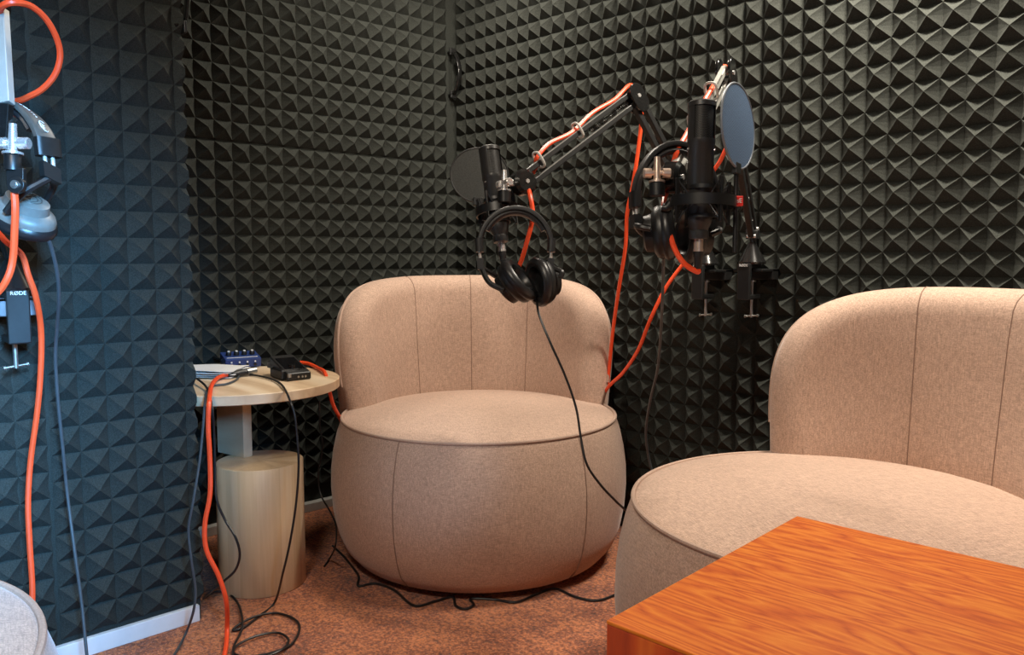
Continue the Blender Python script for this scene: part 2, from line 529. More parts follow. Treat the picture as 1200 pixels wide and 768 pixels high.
# walls behind the camera, one with a window
bm = B(); abox(bm, -0.1, XR + 0.1, YB - 0.1, YB, 0, HC)
tag(mk('wall_rear', bm, M['backing'], smooth=False), kind='structure')
WY0, WY1, WZ0, WZ1 = -3.1, -1.6, 0.55, 1.95
bm = B()
abox(bm, XR, XR + 0.1, YB, WY0, 0, HC); abox(bm, XR, XR + 0.1, WY1, 0.1, 0, HC)
abox(bm, XR, XR + 0.1, WY0, WY1, 0, WZ0); abox(bm, XR, XR + 0.1, WY0, WY1, WZ1, HC)
tag(mk('wall_window_side', bm, M['backing'], smooth=False), kind='structure')
bm = B()
abox(bm, XR - 0.02, XR + 0.05, WY0 - 0.05, WY0 + 0.04, WZ0 - 0.05, WZ1 + 0.05); abox(bm, XR - 0.02, XR + 0.05, WY1 - 0.04, WY1 + 0.05, WZ0 - 0.05, WZ1 + 0.05)
abox(bm, XR - 0.02, XR + 0.05, WY0, WY1, WZ0 - 0.05, WZ0 + 0.04); abox(bm, XR - 0.02, XR + 0.05, WY0, WY1, WZ1 - 0.04, WZ1 + 0.05)
tag(mk('window_1', bm, M['white_trim'], smooth=False, bevel=0.003), kind='structure')

# ------------------------------------------------------------------ lounge chairs
def sgnpow(v, e): return math.copysign(abs(v) ** e, v)

def seat_parts(root):
    prof = [(0.0, 0.008), (0.30, 0.008), (0.365, 0.013), (0.400, 0.028), (0.430, 0.062), (0.449, 0.110), (0.462, 0.175), (0.4665, 0.24),
            (0.465, 0.30), (0.458, 0.355), (0.447, 0.405), (0.437, 0.435), (0.430, 0.449), (0.418, 0.4555), (0.36, 0.466), (0.26, 0.476), (0.13, 0.482), (0.0, 0.484)]
    bm = B(); lathe(bm, prof, 72)
    seat = mk('seat', bm, M['fabric'], root, local=True)
    bm = B(); torus(bm, (0, 0, 0.4515), EZ, 0.4305, 0.0052, 96, 8)
    mk('piping', bm, M['fabric_trim'], seat, local=True)
    for a in (-35, 35, 145, -145):
        a = radians(a); bm = B()
        pts = [V((r * cos(a), r * sin(a), h)) for r, h in prof[3:13]]
        tube(bm, spline(pts, 4), 0.0016, 6)
        mk('seam', bm, M['fabric_seam'], seat, local=True)

TH = radians(80); Z_B0 = 0.425; H_B = 0.455; T_B = 0.125; NB = 4.2
def r_mid(z):
    k = max(0.0, (z - 0.45) / 0.42)
    return 0.406 + 0.022 * k + 0.012 * sin(min(1, k) * pi)
S_IN = TH - T_B / 2 / 0.42
def outline(phi):
    s = TH * sgnpow(sin(phi), 2 / NB); h = H_B * abs(cos(phi)) ** (2 / NB)
    return s, h
def back_parts(root):
    NP = 72
    RA = 0.42
    phis = []
    for i in range(NP + 1):
        f = -1 + 2 * i / NP
        phis.append(f * pi / 2)
    outl = [outline(p) for p in phis]
    def nrm(i):
        a = outl[max(i - 1, 0)]; b = outl[min(i + 1, NP)]
        tx, tz = (b[0] - a[0]) * RA, (b[1] - a[1])
        L = math.hypot(tx, tz) or 1
        return tz / L, -tx / L          # inward normal in (s*RA, h)
    psis = [pi * k / 10 for k in range(11)]
    def pos(s, z, off, bulge=0.0):
        r = r_mid(z) + off - bulge
        a = pi + s                      # rear of the chair is at -x
        return V((r * cos(a), r * sin(a), z))
    bm = B()
    loops = []
    NW = 9
    for i in range(NP + 1):
        s, h = outl[i]; nx, nz = nrm(i)
        col = []
        def pin(psi):
            d = T_B / 2 * (1 - sin(psi))
            ss = s + nx * d / RA; hh = max(0.0, h + nz * d)
            return ss, hh
        s0, h0 = pin(0)
        for k in range(NW):             # inner wall from the bottom up
            f = k / NW
            puff = 0.014 * max(0, 1 - (s0 / S_IN) ** 2) * sin(pi * min(1, f * 0.95 + 0.02)) ** 0.8
            col.append(bm.verts.new(pos(s0, Z_B0 + h0 * f, -T_B / 2, puff)))
        for psi in psis:
            ss, hh = pin(psi)
            col.append(bm.verts.new(pos(ss, Z_B0 + hh, -T_B / 2 * cos(psi))))
        s1, h1 = pin(pi)
        for k in range(NW):
            f = 1 - (k + 1) / NW
            col.append(bm.verts.new(pos(s1, Z_B0 + h1 * f, T_B / 2)))
        loops.append(col)
    for a, b in zip(loops, loops[1:]):
        n = len(a)
        for k in range(n):
            bm.faces.new((a[k], b[k], b[(k + 1) % n], a[(k + 1) % n]))
    bm.faces.new(loops[0]); bm.faces.new(loops[-1])
    bmesh.ops.remove_doubles(bm, verts=bm.verts, dist=0.0004)
    back = mk('backrest', bm, M['fabric'], root, local=True)
    # piping along the rear edge of the outline
    pts = []
    psi = radians(118)
    for i in range(1, NP):
        s, h = outl[i]; nx, nz = nrm(i); d = T_B / 2 * (1 - sin(psi))
        pts.append(pos(s + nx * d / RA, Z_B0 + max(0, h + nz * d), -T_B / 2 * cos(psi)) )
    bm = B(); tube(bm, pts, 0.0048, 8)
    mk('piping', bm, M['fabric_trim'], back, local=True)
    for a in (-33, 0, 33):
        bm = B(); s = radians(a)
        ph = math.asin(sgnpow(s / TH, NB / 2)); h = outline(ph)[1]
        pts = []
        for k in range(NW + 1):
            f = k / NW
            hh = (h - T_B / 2)
            puff = 0.014 * max(0, 1 - (s / S_IN) ** 2) * sin(pi * min(1, f * 0.95 + 0.02)) ** 0.8 if f < 1 else 0
            pts.append(pos(s, Z_B0 + hh * f, -T_B / 2 + 0.0003, puff))
        for psi in psis[1:]:
            pts.append(pos(s, Z_B0 + h - T_B / 2 * (1 - sin(psi)), -T_B / 2 * cos(psi)))
        tube(bm, pts, 0.0016, 6)
        mk('seam', bm, M['fabric_seam'], back, local=True)

def copy_tree(o, parent=None):
    c = o.copy(); COL.objects.link(c); c.parent = parent
    for ch in [x for x in o.children]: copy_tree(ch, c)
    return c

chair = thing('lounge_chair', (0.753, -0.540, 0), 'beige round lounge chair in the far corner, beside the small pine side table', 'armchair', 'beige lounge chairs', radians(-36.5))
seat_parts(chair); back_parts(chair)
c2 = copy_tree(chair); c2.location = (1.982, -0.628, 0); c2.rotation_euler = (0, 0, radians(60 + 180))
c2['label'] = 'beige round lounge chair against the right wall, behind the orange wooden table'
c3 = copy_tree(chair); c3['label'] = 'beige lounge chair at the lower left corner, only its rounded side in view'
c3.location = (1.380, -2.364, 0); c3.rotation_euler = (0, 0, radians(79))

# ------------------------------------------------------------------ coffee table
TZ = 0.58
tx0, ty1 = 2.134, -1.123
tw, td = 0.452, 0.452
tc = V((tx0 + tw / 2, ty1 - td / 2, 0))
tab = thing('coffee_table', tc, 'square orange stained wooden block table in front of the right chair', 'table')
tab.rotation_euler = (0, 0, radians(3.0))
bm = B(); abox(bm, tx0, tx0 + tw, ty1 - td, ty1, TZ - 0.004, TZ)
mk('tabletop', bm, M['wood_orange'], tab, smooth=False, bevel=0.001)
g = 0.0004
for (a, b, c, d) in ((tx0 + g, tx0 + tw - g, ty1 - td + g, ty1 - td + 0.022), (tx0 + g, tx0 + tw - g, ty1 - 0.022, ty1 - g),
                     (tx0 + g, tx0 + 0.022, ty1 - td + 0.022, ty1 - 0.022), (tx0 + tw - 0.022, tx0 + tw - g, ty1 - td + 0.022, ty1 - 0.022)):
    bm = B(); abox(bm, a, b, c, d, 0, TZ - 0.004)
    mk('side_panel', bm, M['wood_orange_side'], tab, smooth=False, bevel=0.001)

# ------------------------------------------------------------------ side table
SZ = 0.585
base_c = V((0.508, -1.168, 0)); top_c = V((0.395, -1.165, 0))
st = thing('side_table', base_c, 'small round pine side table on a cylinder base, beside the partition', 'table')
bm = B(); lathe(bm, [(0, 0.001), (0.120, 0.001), (0.1215, 0.003), (0.1215, 0.361), (0.120, 0.363), (0, 0.363)], 64, base_c)
mk('base', bm, M['staves'], st)
dirp = V((-0.95, -0.20, 0)).normalized(); prp = V((-dirp.y, dirp.x, 0))
pf = PZ(291, 536, 0.363)
bm = B(); box(bm, pf + dirp * 0.062 + EZ * ((SZ - 0.028 - 0.363) / 2), dirp, prp, EZ, 0.125, 0.03, SZ - 0.028 - 0.363)
mk('post', bm, M['pine'], st, smooth=False, bevel=0.0015)
bm = B(); lathe(bm, [(0, SZ - 0.028), (0.283, SZ - 0.028), (0.2855, SZ - 0.026), (0.2855, SZ - 0.002), (0.2835, SZ), (0, SZ)], 96, top_c)
mk('tabletop', bm, M['pine'], st)

# blue box on the side table
p0 = PZ(264, 433.5, SZ); p1 = PZ(306, 430.5, SZ)
bx = (p1 - p0); bw = bx.length; bx.normalize(); by = EZ.cross(bx)
AT = radians(11); by = (by * cos(AT) + EZ * sin(AT)).normalized(); AZ = bx.cross(by)
bd, bh = 0.085, 0.030
bc = p0 + bx * bw / 2 + by * bd / 2
amp = thing('headphone_amplifier', bc, 'small blue metal box with four knobs on the side table', 'amplifier')
bm = B(); box(bm, bc + AZ * (0.003 + bh / 2), bx, by, AZ, bw, bd, bh)
mk('body', bm, M['blue_box'], amp, smooth=False, bevel=0.002)
for i in range(4):
    k = bc + bx * bw * (-0.33 + 0.22 * i) + by * bd * 0.02 + AZ * (bh + 0.003)
    bm = B(); lathe(bm, [(0.0085, 0), (0.0085, 0.010), (0.007, 0.012), (0, 0.012)], 20, k, AZ)
    kn = mk('knob', bm, M['black'], amp)
    bm = B(); lathe(bm, [(0.004, 0), (0.004, 0.003), (0, 0.0035)], 14, k + AZ * 0.012, AZ); mk('knob_cap', bm, M['white_print'], kn)
    j = bc + bx * bw * (-0.33 + 0.22 * i) - by * bd * 0.5 + AZ * (0.006 + bh * 0.55)
    bm = B(); cyl(bm, j, j - by * 0.002, 0.0028); mk('indicator', bm, M['white_print'], amp)
    j2 = j - AZ * 0.010
    bm = B(); cyl(bm, j2, j2 - by * 0.003, 0.0048); mk('jack_socket', bm, M['chrome'] if i == 0 else M['black'], amp)
bm = B(); box(bm, bc + by * (-bd * 0.32) + AZ * (bh + 0.0034), bx, by, AZ, bw * 0.86, 0.004, 0.0006)
mk('printed_stripe', bm, M['white_print'], amp, smooth=False)

# recorder
q0 = PZ(337, 447.5, SZ); q1 = PZ(365, 444.5, SZ)
rx = (q1 - q0); rw = rx.length; rx.normalize(); ry = EZ.cross(rx)
rd = 0.125
rc = q0 + rx * rw / 2 + ry * rd / 2
rec = thing('audio_recorder', rc, 'black handheld audio recorder with a dark screen, lying on the side table', 'recorder')
bm = B()
vs = []
for (a, b, z) in ((-.5, 0, 0.001), (.5, 0, 0.001), (.5, 1, 0.001), (-.5, 1, 0.001), (-.5, 0, 0.022), (.5, 0, 0.022), (.5, 1, 0.064), (-.5, 1, 0.064)):
    vs.append(bm.verts.new(q0 + rx * rw * (0.5 + a) + ry * rd * b + EZ * z))
for f in ((0, 3, 2, 1), (4, 5, 6, 7), (0, 1, 5, 4), (1, 2, 6, 5), (2, 3, 7, 6), (3, 0, 4, 7)): bm.faces.new([vs[i] for i in f])
mk('body', bm, M['black'], rec, smooth=False, bevel=0.004)
RS = 0.042 / rd
sn = (V((0, 0, 1)) - ry * RS).normalized(); sl = (ry + EZ * RS).normalized()
sc_ = q0 + rx * rw * 0.5 + ry * rd * 0.50 + EZ * (0.022 + 0.042 * 0.50)
bm = B(); box(bm, sc_ + sn * 0.0006, rx, sl, sn, rw * 0.80, rd * 0.66, 0.0022)
mk('screen', bm, M['screen'], rec, smooth=False, bevel=0.0006)
# tapered neck with inputs towards the left
n0 = q0 + ry * 0.03; nd = (PZ(300, 436, SZ) - n0).normalized(); nn = EZ.cross(nd)
bm = B()
box(bm, n0 + nd * 0.028 + nn * -0.02 + EZ * 0.018, nd, nn, EZ, 0.08, 0.06, 0.030)
mk('neck', bm, M['black_matte'], rec, smooth=False, bevel=0.005)
bm = B()
for k in range(4): lathe(bm, [(0.007, 0), (0.0065, 0.010), (0, 0.0105)], 16, n0 + nd * (0.0 + 0.017 * k) + nn * (-0.03 ) + EZ * 0.0325)
mk('dial', bm, M['black_gloss'], rec)
bm = B()
mc = q0 + rx * rw * 0.35 + ry * (rd + 0.018) + EZ * 0.036
for s in (-1, 1):
    cyl(bm, mc + rx * 0.014 * s, mc + rx * 0.014 * s + ry * 0.03 - rx * 0.012 * s, 0.009)
box(bm, mc - ry * 0.012, rx, ry, EZ, 0.05, 0.03, 0.02)
mk('microphone_capsule', bm, M['black_matte'], rec)
for k in (0.45, 0.62, 0.75):
    bm = B(); cyl(bm, q0 + rx * rw * k + EZ * 0.011, q0 + rx * rw * k + EZ * 0.011 - ry * 0.0015, 0.003); mk('socket', bm, M['silver'], rec)
bm = B(); cyl(bm, q0 + rx * 0.006 - ry * 0.001 + EZ * 0.012, q0 + rx * 0.006 + EZ * 0.022 - ry * 0.001, 0.0055); mk('corner_post', bm, M['silver'], rec)

# folded papers
def sheet(cx, ang, w, d, z, seed, amp_):
    bm = B(); rnd = random.Random(seed)
    ph = [rnd.uniform(0, 6) for _ in range(4)]
    N = 18
    xa = V((cos(ang), sin(ang), 0)); ya = V((-sin(ang), cos(ang), 0))
    top, bot = [], []
    for i in range(N + 1):
        for j in range(N + 1):
            a, b = i / N - .5, j / N - .5
            h = amp_ * (1 + 0.6 * sin(9 * a + ph[0]) * cos(6 * b + ph[1]) + 0.4 * sin(14 * b + 5 * a + ph[2]))
            p = cx + xa * (a * w) + ya * (b * d) + EZ * (z + h)
            top.append(bm.verts.new(p + EZ * 0.0012)); bot.append(bm.verts.new(p))
    for i in range(N):
        for j in range(N):
            a = i * (N + 1) + j
            bm.faces.new((top[a], top[a + N + 1], top[a + N + 2], top[a + 1]))
            bm.faces.new((bot[a], bot[a + 1], bot[a + N + 2], bot[a + N + 1]))
    def side(ix):
        for a, b in zip(ix, ix[1:]): bm.faces.new((top[a], top[b], bot[b], bot[a]))
    side([j for j in range(N + 1)]); side([N * (N + 1) + j for j in range(N + 1)])
    side([i * (N + 1) for i in range(N + 1)]); side([i * (N + 1) + N for i in range(N + 1)])
    return bm
pc = PZ(240, 442, SZ)
pap = thing('paper_sheets', pc, 'crumpled white papers on the side table, left of the orange cable', 'paper')
for k, (da, dz) in enumerate(((0.0, 0.0015), (0.12, 0.0075), (-0.08, 0.0135), (0.05, 0.0195))):
    mk('sheet', sheet(pc + V((-0.03, 0.02, 0)), 0.75 + da, 0.21, 0.15, dz, k, 0.0022), M['paper'], pap)

# ------------------------------------------------------------------ boom arms
def clamp_parts(root, top, n_out, along, s=1.0):
    """table clamp gripping a small plate; top = top centre of the plate, n_out away from the wall"""
    up = EZ
    bm = B()
    jaw = top + n_out * 0.022 * s
    box(bm, jaw + n_out * 0.018 * s - up * 0.035 * s, along, n_out, up, 0.040 * s, 0.012 * s, 0.105 * s)     # back plate
    box(bm, top + n_out * 0.010 * s + up * 0.010 * s, along, n_out, up, 0.040 * s, 0.060 * s, 0.014 * s)      # upper jaw
    box(bm, top + n_out * 0.010 * s - up * 0.079 * s, along, n_out, up, 0.040 * s, 0.060 * s, 0.014 * s)      # lower jaw
    mk('clamp_body', bm, M['black'], root, smooth=False, bevel=0.003)
    bm = B()
    c = top - n_out * 0.005
    cyl(bm, c - up * 0.140 * s, c - up * 0.035 * s, 0.0045 * s)
    lathe(bm, [(0.011 * s, 0), (0.011 * s, 0.005 * s), (0.004 * s, 0.008 * s)], 16, c - up * 0.036 * s)
    sc = mk('clamp_screw', bm, M['silver'], root)
    bm = B(); q = c - up * 0.136 * s
    a = (along * 0.9 + up * 0.1).normalized()
    cyl(bm, q - a * 0.020 * s, q + a * 0.020 * s, 0.0026 * s)
    for e in (-1, 1): lathe(bm, [(0, -0.005 * s), (0.0045 * s, -0.002 * s), (0.0045 * s, 0.002 * s), (0, 0.005 * s)], 10, q + a * 0.020 * s * e, a)
    mk('screw_handle', bm, M['silver'], sc)
    bm = B()
    lathe(bm, [(0.0, 0), (0.040 * s, 0), (0.041 * s, 0.006 * s), (0.033 * s, 0.020 * s), (0.016 * s, 0.050 * s), (0.011 * s, 0.062 * s), (0.0, 0.063 * s)], 32, top + up * 0.016 * s + n_out * 0.002)
    mk('pivot_cone', bm, M['black_gloss'], root)
    bm = text_bm('R\u00d8DE', 0.0105 * s, jaw + n_out * 0.0248 * s + up * 0.012 * s, along, up)
    mk('lettering', bm, M['white_print'], root, smooth=False)
    return top + up * 0.079 * s

def plate_arm(name, label, pts, clamp_top, n_out, along, straps=(), upper_mat='black', s=1.0, lower=True, group=None):
    """pts = (base, elbow, head joint)"""
    base, el, hd = pts
    root = thing(name, clamp_top, label, 'boom stand', group)
    bt = clamp_parts(root, clamp_top, n_out, along, s)
    # plane of the arm
    side = (el - bt).cross(hd - el).normalized()
    if side.dot(CN) < 0: side = -side
    bm = B(); cyl(bm, bt - EZ * 0.02, bt + EZ * 0.016, 0.008)
    box(bm, bt + EZ * 0.022, side, EZ.cross(side).normalized(), EZ, 0.034, 0.030, 0.026)
    mk('pivot_bracket', bm, M['black'], root, bevel=0.002)
    lo0 = bt + EZ * 0.028
    ld = (el - lo0).normalized(); lp = side.cross(ld).normalized()
    bm = B()
    for k in (-1, 1):
        bar(bm, lo0 + lp * 0.017 * k, el + lp * 0.017 * k - ld * 0.012, 0.017, 0.017, side)
    low = mk('lower_arm', bm, M['black_matte'], root, smooth=False, bevel=0.0025)
    bm = B()
    for k in (-1, 1):
        cyl(bm, lo0 + lp * 0.017 * k - side * 0.013, lo0 + lp * 0.017 * k + side * 0.013, 0.006)
    mk('bolt', bm, M['chrome'], low)
    def spring(a, b, r, turns, par):
        pts = []
        x, y, z = frame(b - a); L = (b - a).length
        n = turns * 8
        for i in range(n + 1):
            t = i / n
            pts.append(a + z * L * t + x * r * cos(2*pi*turns*t) + y * r * sin(2*pi*turns*t))
        bm = B(); tube(bm, pts, 0.0013, 4); mk('spring', bm, M['black_gloss'], par)
    spring(lo0 + ld * 0.04, lo0 + ld * 0.26, 0.005, 36, low)
    # elbow : two rounded plates
    ud = (hd - el).normalized(); upv = side.cross(ud).normalized()
    if upv.z < 0: upv = -upv
    bm = B()
    for k in (-1, 1):
        c = el + side * 0.0155 * k
        a, b2 = c - ld * 0.030, c + ld * 0.010
        x, y, z = frame(side, ld)
        ring0, ring1 = [], []
        for i in range(36):
            an = 2*pi*i/36
            off = x * (0.026 * cos(an) + (0.012 if cos(an) > 0 else -0.022)) + y * (0.026 * sin(an))
            ring0.append(bm.verts.new(c + off - side * 0.0035)); ring1.append(bm.verts.new(c + off + side * 0.0035))
        bm.faces.new(ring0); bm.faces.new(ring1)
        for i in range(36): bm.faces.new((ring0[i], ring0[(i+1) % 36], ring1[(i+1) % 36], ring1[i]))
    elb = mk('elbow', bm, M['black_gloss'], root, bevel=0.0012)
    bm = B(); cyl(bm, el - side * 0.021, el + side * 0.021, 0.0055); mk('bolt', bm, M['chrome'], elb)
    # upper arm : two slim bars
    u0, u1 = el + ud * 0.004, hd - ud * 0.004
    bm = B()
    for k in (-1, 1):
        bar(bm, u0 + upv * 0.0165 * k, u1 + upv * 0.0165 * k, 0.015, 0.015, side)
    upa = mk('upper_arm', bm, M['black_matte'] if upper_mat == 'black' else M['arm_grey'], root, smooth=False, bevel=0.002)
    # highlights along the upper edges of the bars, laid on as silver strips
    bm = B()
    for k in (-1, 1):
        e0 = u0 + ud * 0.05 + upv * (0.0165 * k + 0.0068) + side * 0.0062; e1 = u1 - ud * 0.05 + upv * (0.0165 * k + 0.0068) + side * 0.0062
        bar(bm, e0, e1, 0.0026, 0.0026, side)
    mk('edge_highlight', bm, M['silver'], upa, smooth=False)
    spring(u0 + ud * 0.03, u0 + ud * 0.20, 0.0045, 30, upa)
    for f in straps:
        c = u0.lerp(u1, f)
        bm = B()
        ring = []
        for (a, b2) in ((-1, -1), (1, -1), (1, 1), (-1, 1)):
            ring.append(c + side * 0.0115 * a + upv * (0.0165 + (0.0115 if b2 < 0 else 0.024) * b2))
        tube(bm, spline(ring, 5, True), 0.0035, 6, True)
        mk('strap', bm, M['strap'], upa)
    # head joint
    bm = B()
    lathe(bm, [(0.0, -0.021), (0.026, -0.021), (0.034, -0.013), (0.034, 0.013), (0.026, 0.021), (0, 0.021)], 32, hd, side)
    hj = mk('head_joint', bm, M['black_gloss'], root)
    bm = B(); cyl(bm, hd - side * 0.024, hd + side * 0.0235, 0.006, n=6); mk('bolt', bm, M['chrome'], hj)
    return root, side, ud, upv, ld, lp

def swivel_parts(root, c, mat, axis_u, out, down, collar_r=0.0165):
    """chrome thumb-screw swivel: post along axis_u, side nut along out"""
    bm = B()
    lathe(bm, [(0, -0.012), (0.0075, -0.012), (0.0075, 0.012), (0.0065, 0.026), (0.0065, 0.034), (0, 0.034)], 20, c, axis_u)
    lathe(bm, [(0, -0.020), (0.017, -0.020), (0.017, -0.016), (0.008, -0.013), (0.008, -0.011)], 24, c, axis_u)
    for e in (-1, 1):
        lathe(bm, [(0.0055, 0.0), (0.0055, 0.012), (0.0105, 0.012), (0.0105, 0.027), (0.0085, 0.029), (0, 0.029)], 18, c, V(out) * e)
    m = mk('swivel_screw', bm, mat, root)
    bm = B()
    lathe(bm, [(0, -0.048), (collar_r, -0.048), (collar_r, -0.022), (collar_r * 0.9, -0.020), (0, -0.020)], 24, c, axis_u)
    mk('swivel_collar', bm, M['black_matte'], root)

# --- rig by the far corner (hangs its arm to the left)
yw = -0.085
c1 = PY(827, 317, yw); c2p = PY(881, 316, yw)
nR = V((0, -1, 0))
aL = EX
# small shelf plates on the right wall which the clamps grip
def shelf_plate(c, label, w=0.095):
    bm = B()
    abox(bm, c.x - w / 2, c.x + w / 2, c.y - 0.022, -0.004, c.z - 0.006, c.z + 0.002)
    abox(bm, c.x - w / 2, c.x + w / 2, -0.050, -0.002, c.z - 0.030, c.z + 0.002)
    return tag(mk('shelf_bracket', bm, M['black_matte'], None, smooth=False, origin=V((c.x, 0, c.z)), bevel=0.002), label, 'bracket', 'wall brackets of the arms')
shelf_plate(c1, 'small black wall bracket gripped by the left clamp of the pair on the right wall')
shelf_plate(c2p, 'small black wall bracket gripped by the right clamp of the pair on the right wall')

E1 = P(744, 114, 2.3); J1 = P(613, 214, 2.08)
arm1, sd1, ud1, up1, ld1, lp1 = plate_arm('microphone_boom', 'black jointed boom stand reaching left over the corner chair', (None, E1, J1), c1, nR, aL, straps=(0.50, 0.84))
sw1 = P(591, 215, 2.04)
bm = B(); bar(bm, J1, sw1, 0.012, 0.016, CU); mk('head_fork', bm, M['silver'], arm1, smooth=False, bevel=0.002)
swivel_parts(arm1, sw1, M['chrome'], CU, (RT * 0.5 + CN * 0.8).normalized(), None)

E2 = P(851, 86, 2.0); J2 = P(789, 208, 1.72)
arm2, sd2, ud2, up2, ld2, lp2 = plate_arm('microphone_boom', 'boom stand with pale upper bars reaching forward beside the blue lit grey pop filter', (None, E2, J2), c2p, nR, aL, straps=(0.28, 0.6), upper_mat='grey')
sw2 = P(770, 203, 1.68)
bm = B(); bar(bm, J2, sw2, 0.012, 0.016, CU); mk('head_fork', bm, M['black_matte'], arm2, smooth=False, bevel=0.002)
swivel_parts(arm2, sw2, M['copper'], CU, RT, None)

# ------------------------------------------------------------------ microphones
def microphone(name, label, top, axis, face, H=0.262, r=0.0285, group=None):
    """top = top centre, axis points up the body, face = direction the grille looks to"""
    ax = V(axis).normalized()
    bot = V(top) - ax * H
    root = thing(name, bot, label, 'microphone', group)
    hb = H - 0.085
    bm = B()
    lathe(bm, [(0, 0), (0.0195, 0), (0.0205, 0.004), (0.0205, 0.016), (0.0185, 0.018), (0.0195, 0.022), (0.0245, 0.032), (r - 0.0015, 0.044), (r - 0.0015, hb - 0.006), (r, hb - 0.004), (r, hb + 0.006), (0.0, hb + 0.006)], 40, bot, ax)
    mk('body', bm, M['mic'], root)
    bm = B(); lathe(bm, [(r * 0.90, hb + 0.006), (r * 0.90, H - 0.010)], 40, bot, ax, caps=False)
    mk('grille', bm, M['grille'], root)
    bm = B()
    for a0 in (radians(52), radians(232)):
        a1 = a0 + radians(76)
        n = 14
        for (r0, r1) in ((r * 0.90, r),):
            lathe(bm, [(r0, hb + 0.004), (r1, hb + 0.004), (r1, H - 0.009), (r0, H - 0.009), (r0, hb + 0.004)], n, bot, ax, face, a0=a0, a1=a1)
    mk('grille_frame', bm, M['mic'], root)
    bm = B(); lathe(bm, [(0, H - 0.012), (r + 0.0006, H - 0.012), (r + 0.0006, H - 0.003), (r - 0.003, H), (0, H + 0.001)], 40, bot, ax)
    mk('head_cap', bm, M['mic'], root)
    x, y, z = frame(ax, face)
    for e in (-1, 1):
        bm = B(); cyl(bm, bot + ax * (hb - 0.014) + y * (e * (r - 0.003)), bot + ax * (hb - 0.014) + y * (e * (r + 0.001)), 0.0022, n=10)
        mk('screw', bm, M['chrome'], root)
    return root, bot, ax

def shock_mount(name, label, c, ax, face, bracket_to, R=0.062, group=None, badge=False):
    ax = V(ax).normalized(); c = V(c)
    x, y, z = frame(ax, face)
    root = thing(name, c, label, 'shock mount', group)
    bm = B()
    lathe(bm, [(R - 0.003, -0.011), (R + 0.001, -0.011), (R + 0.001, 0.011), (R - 0.003, 0.011), (R - 0.003, -0.011)], 48, c, ax, caps=False)
    mk('outer_ring', bm, M['black_matte'], root)
    r_in = 0.0325
    for sgn in (-1, 1):
        bm = B(); lathe(bm, [(r_in - 0.003, -0.004), (r_in, -0.004), (r_in, 0.004), (r_in - 0.003, 0.004), (r_in - 0.003, -0.004)], 36, c + ax * 0.030 * sgn, ax, caps=False)
        mk('inner_ring', bm, M['black_matte'], root)
    for k in range(4):
        an = radians(20 + 90 * k)
        d = x * cos(an) + y * sin(an)
        bm = B(); bar(bm, c + d * (R - 0.004) - ax * 0.046, c + d * (R - 0.004) + ax * 0.046, 0.005, 0.009, d)
        post = mk('post', bm, M['black_matte'], root, smooth=False, bevel=0.001)
        for sgn in (-1, 1):
            bm = B()
            for da in (-28, 28):
                d2 = x * cos(an + radians(da)) + y * sin(an + radians(da))
                tube(bm, [c + d * (R - 0.004) + ax * 0.043 * sgn, c + d2 * r_in + ax * 0.030 * -sgn * 0.2], 0.0018, 6)
            mk('elastic_band', bm, M['black_cable'], post)
    bm = B()
    e = c + (V(bracket_to) - c - ax * (V(bracket_to) - c).dot(ax)).normalized() * R
    tube(bm, spline([e, (e + V(bracket_to)) / 2 - ax * 0.006, V(bracket_to)], 6), 0.0095, 10)
    mk('bracket', bm, M['black_matte'], root)
    if badge:
        p = c + RT * (R * 0.97) + CN * 0.012
        bm = B(); box(bm, p + RT * 0.006, CU, RT, CN, 0.020, 0.016, 0.012); bg = mk('badge', bm, M['red'], root, smooth=False, bevel=0.001)
        bm = text_bm('sE', 0.013, p + RT * 0.006 + CN * 0.0065, RT, CU); mk('badge_lettering', bm, M['white_print'], bg, smooth=False)
    return root

def xlr_parts(root, bot, ax, mat=None):
    bm = B(); lathe(bm, [(0, 0.002), (0.0098, 0.002), (0.0098, -0.020), (0.0105, -0.0205), (0.0105, -0.026), (0, -0.026)], 20, bot, ax); mk('connector_shell', bm, mat or M['copper'], root)
    bm = B(); lathe(bm, [(0, -0.026), (0.0105, -0.026), (0.0105, -0.036), (0.0090, -0.040), (0.0080, -0.058), (0.0066, -0.062), (0, -0.062)], 20, bot, ax); mk('connector_boot', bm, M['black'], root)

# mic by the right chair (upright)
top2 = P(823, 119, 1.655)
ax2 = (CU * 0.995 + RT * 0.02 + CN * 0.03).normalized()
mic2, bot2, ax2 = microphone('condenser_microphone', 'upright black condenser microphone in front of the blue lit grey pop filter', top2, ax2, (CN * 0.95 + RT * 0.12).normalized(), H=0.285, group='condenser microphones')
sc2 = P(824, 237, 1.655)
shock_mount('shock_mount', 'black ring shock mount with a red badge around the upright microphone', sc2, ax2, CN, P(776, 243, 1.68), R=0.066, group='shock mounts', badge=True)
# mic by the corner chair (tilted)
top1 = P(573, 173, 2.14); b1 = P(587, 284, 2.11)
ax1 = (top1 - b1).normalized()
mic1, bot1, ax1 = microphone('condenser_microphone', 'tilted black condenser microphone in front of the dark round pop filter', top1, ax1, (CN * 0.75 + RT * 0.65).normalized(), H=(top1 - b1).length, group='condenser microphones')
sc1 = bot1 + ax1 * 0.085
shock_mount('shock_mount', 'black shock mount around the tilted microphone above the corner chair', sc1, ax1, (CN + RT).normalized(), P(592, 238, 2.05), R=0.056, group='shock mounts')

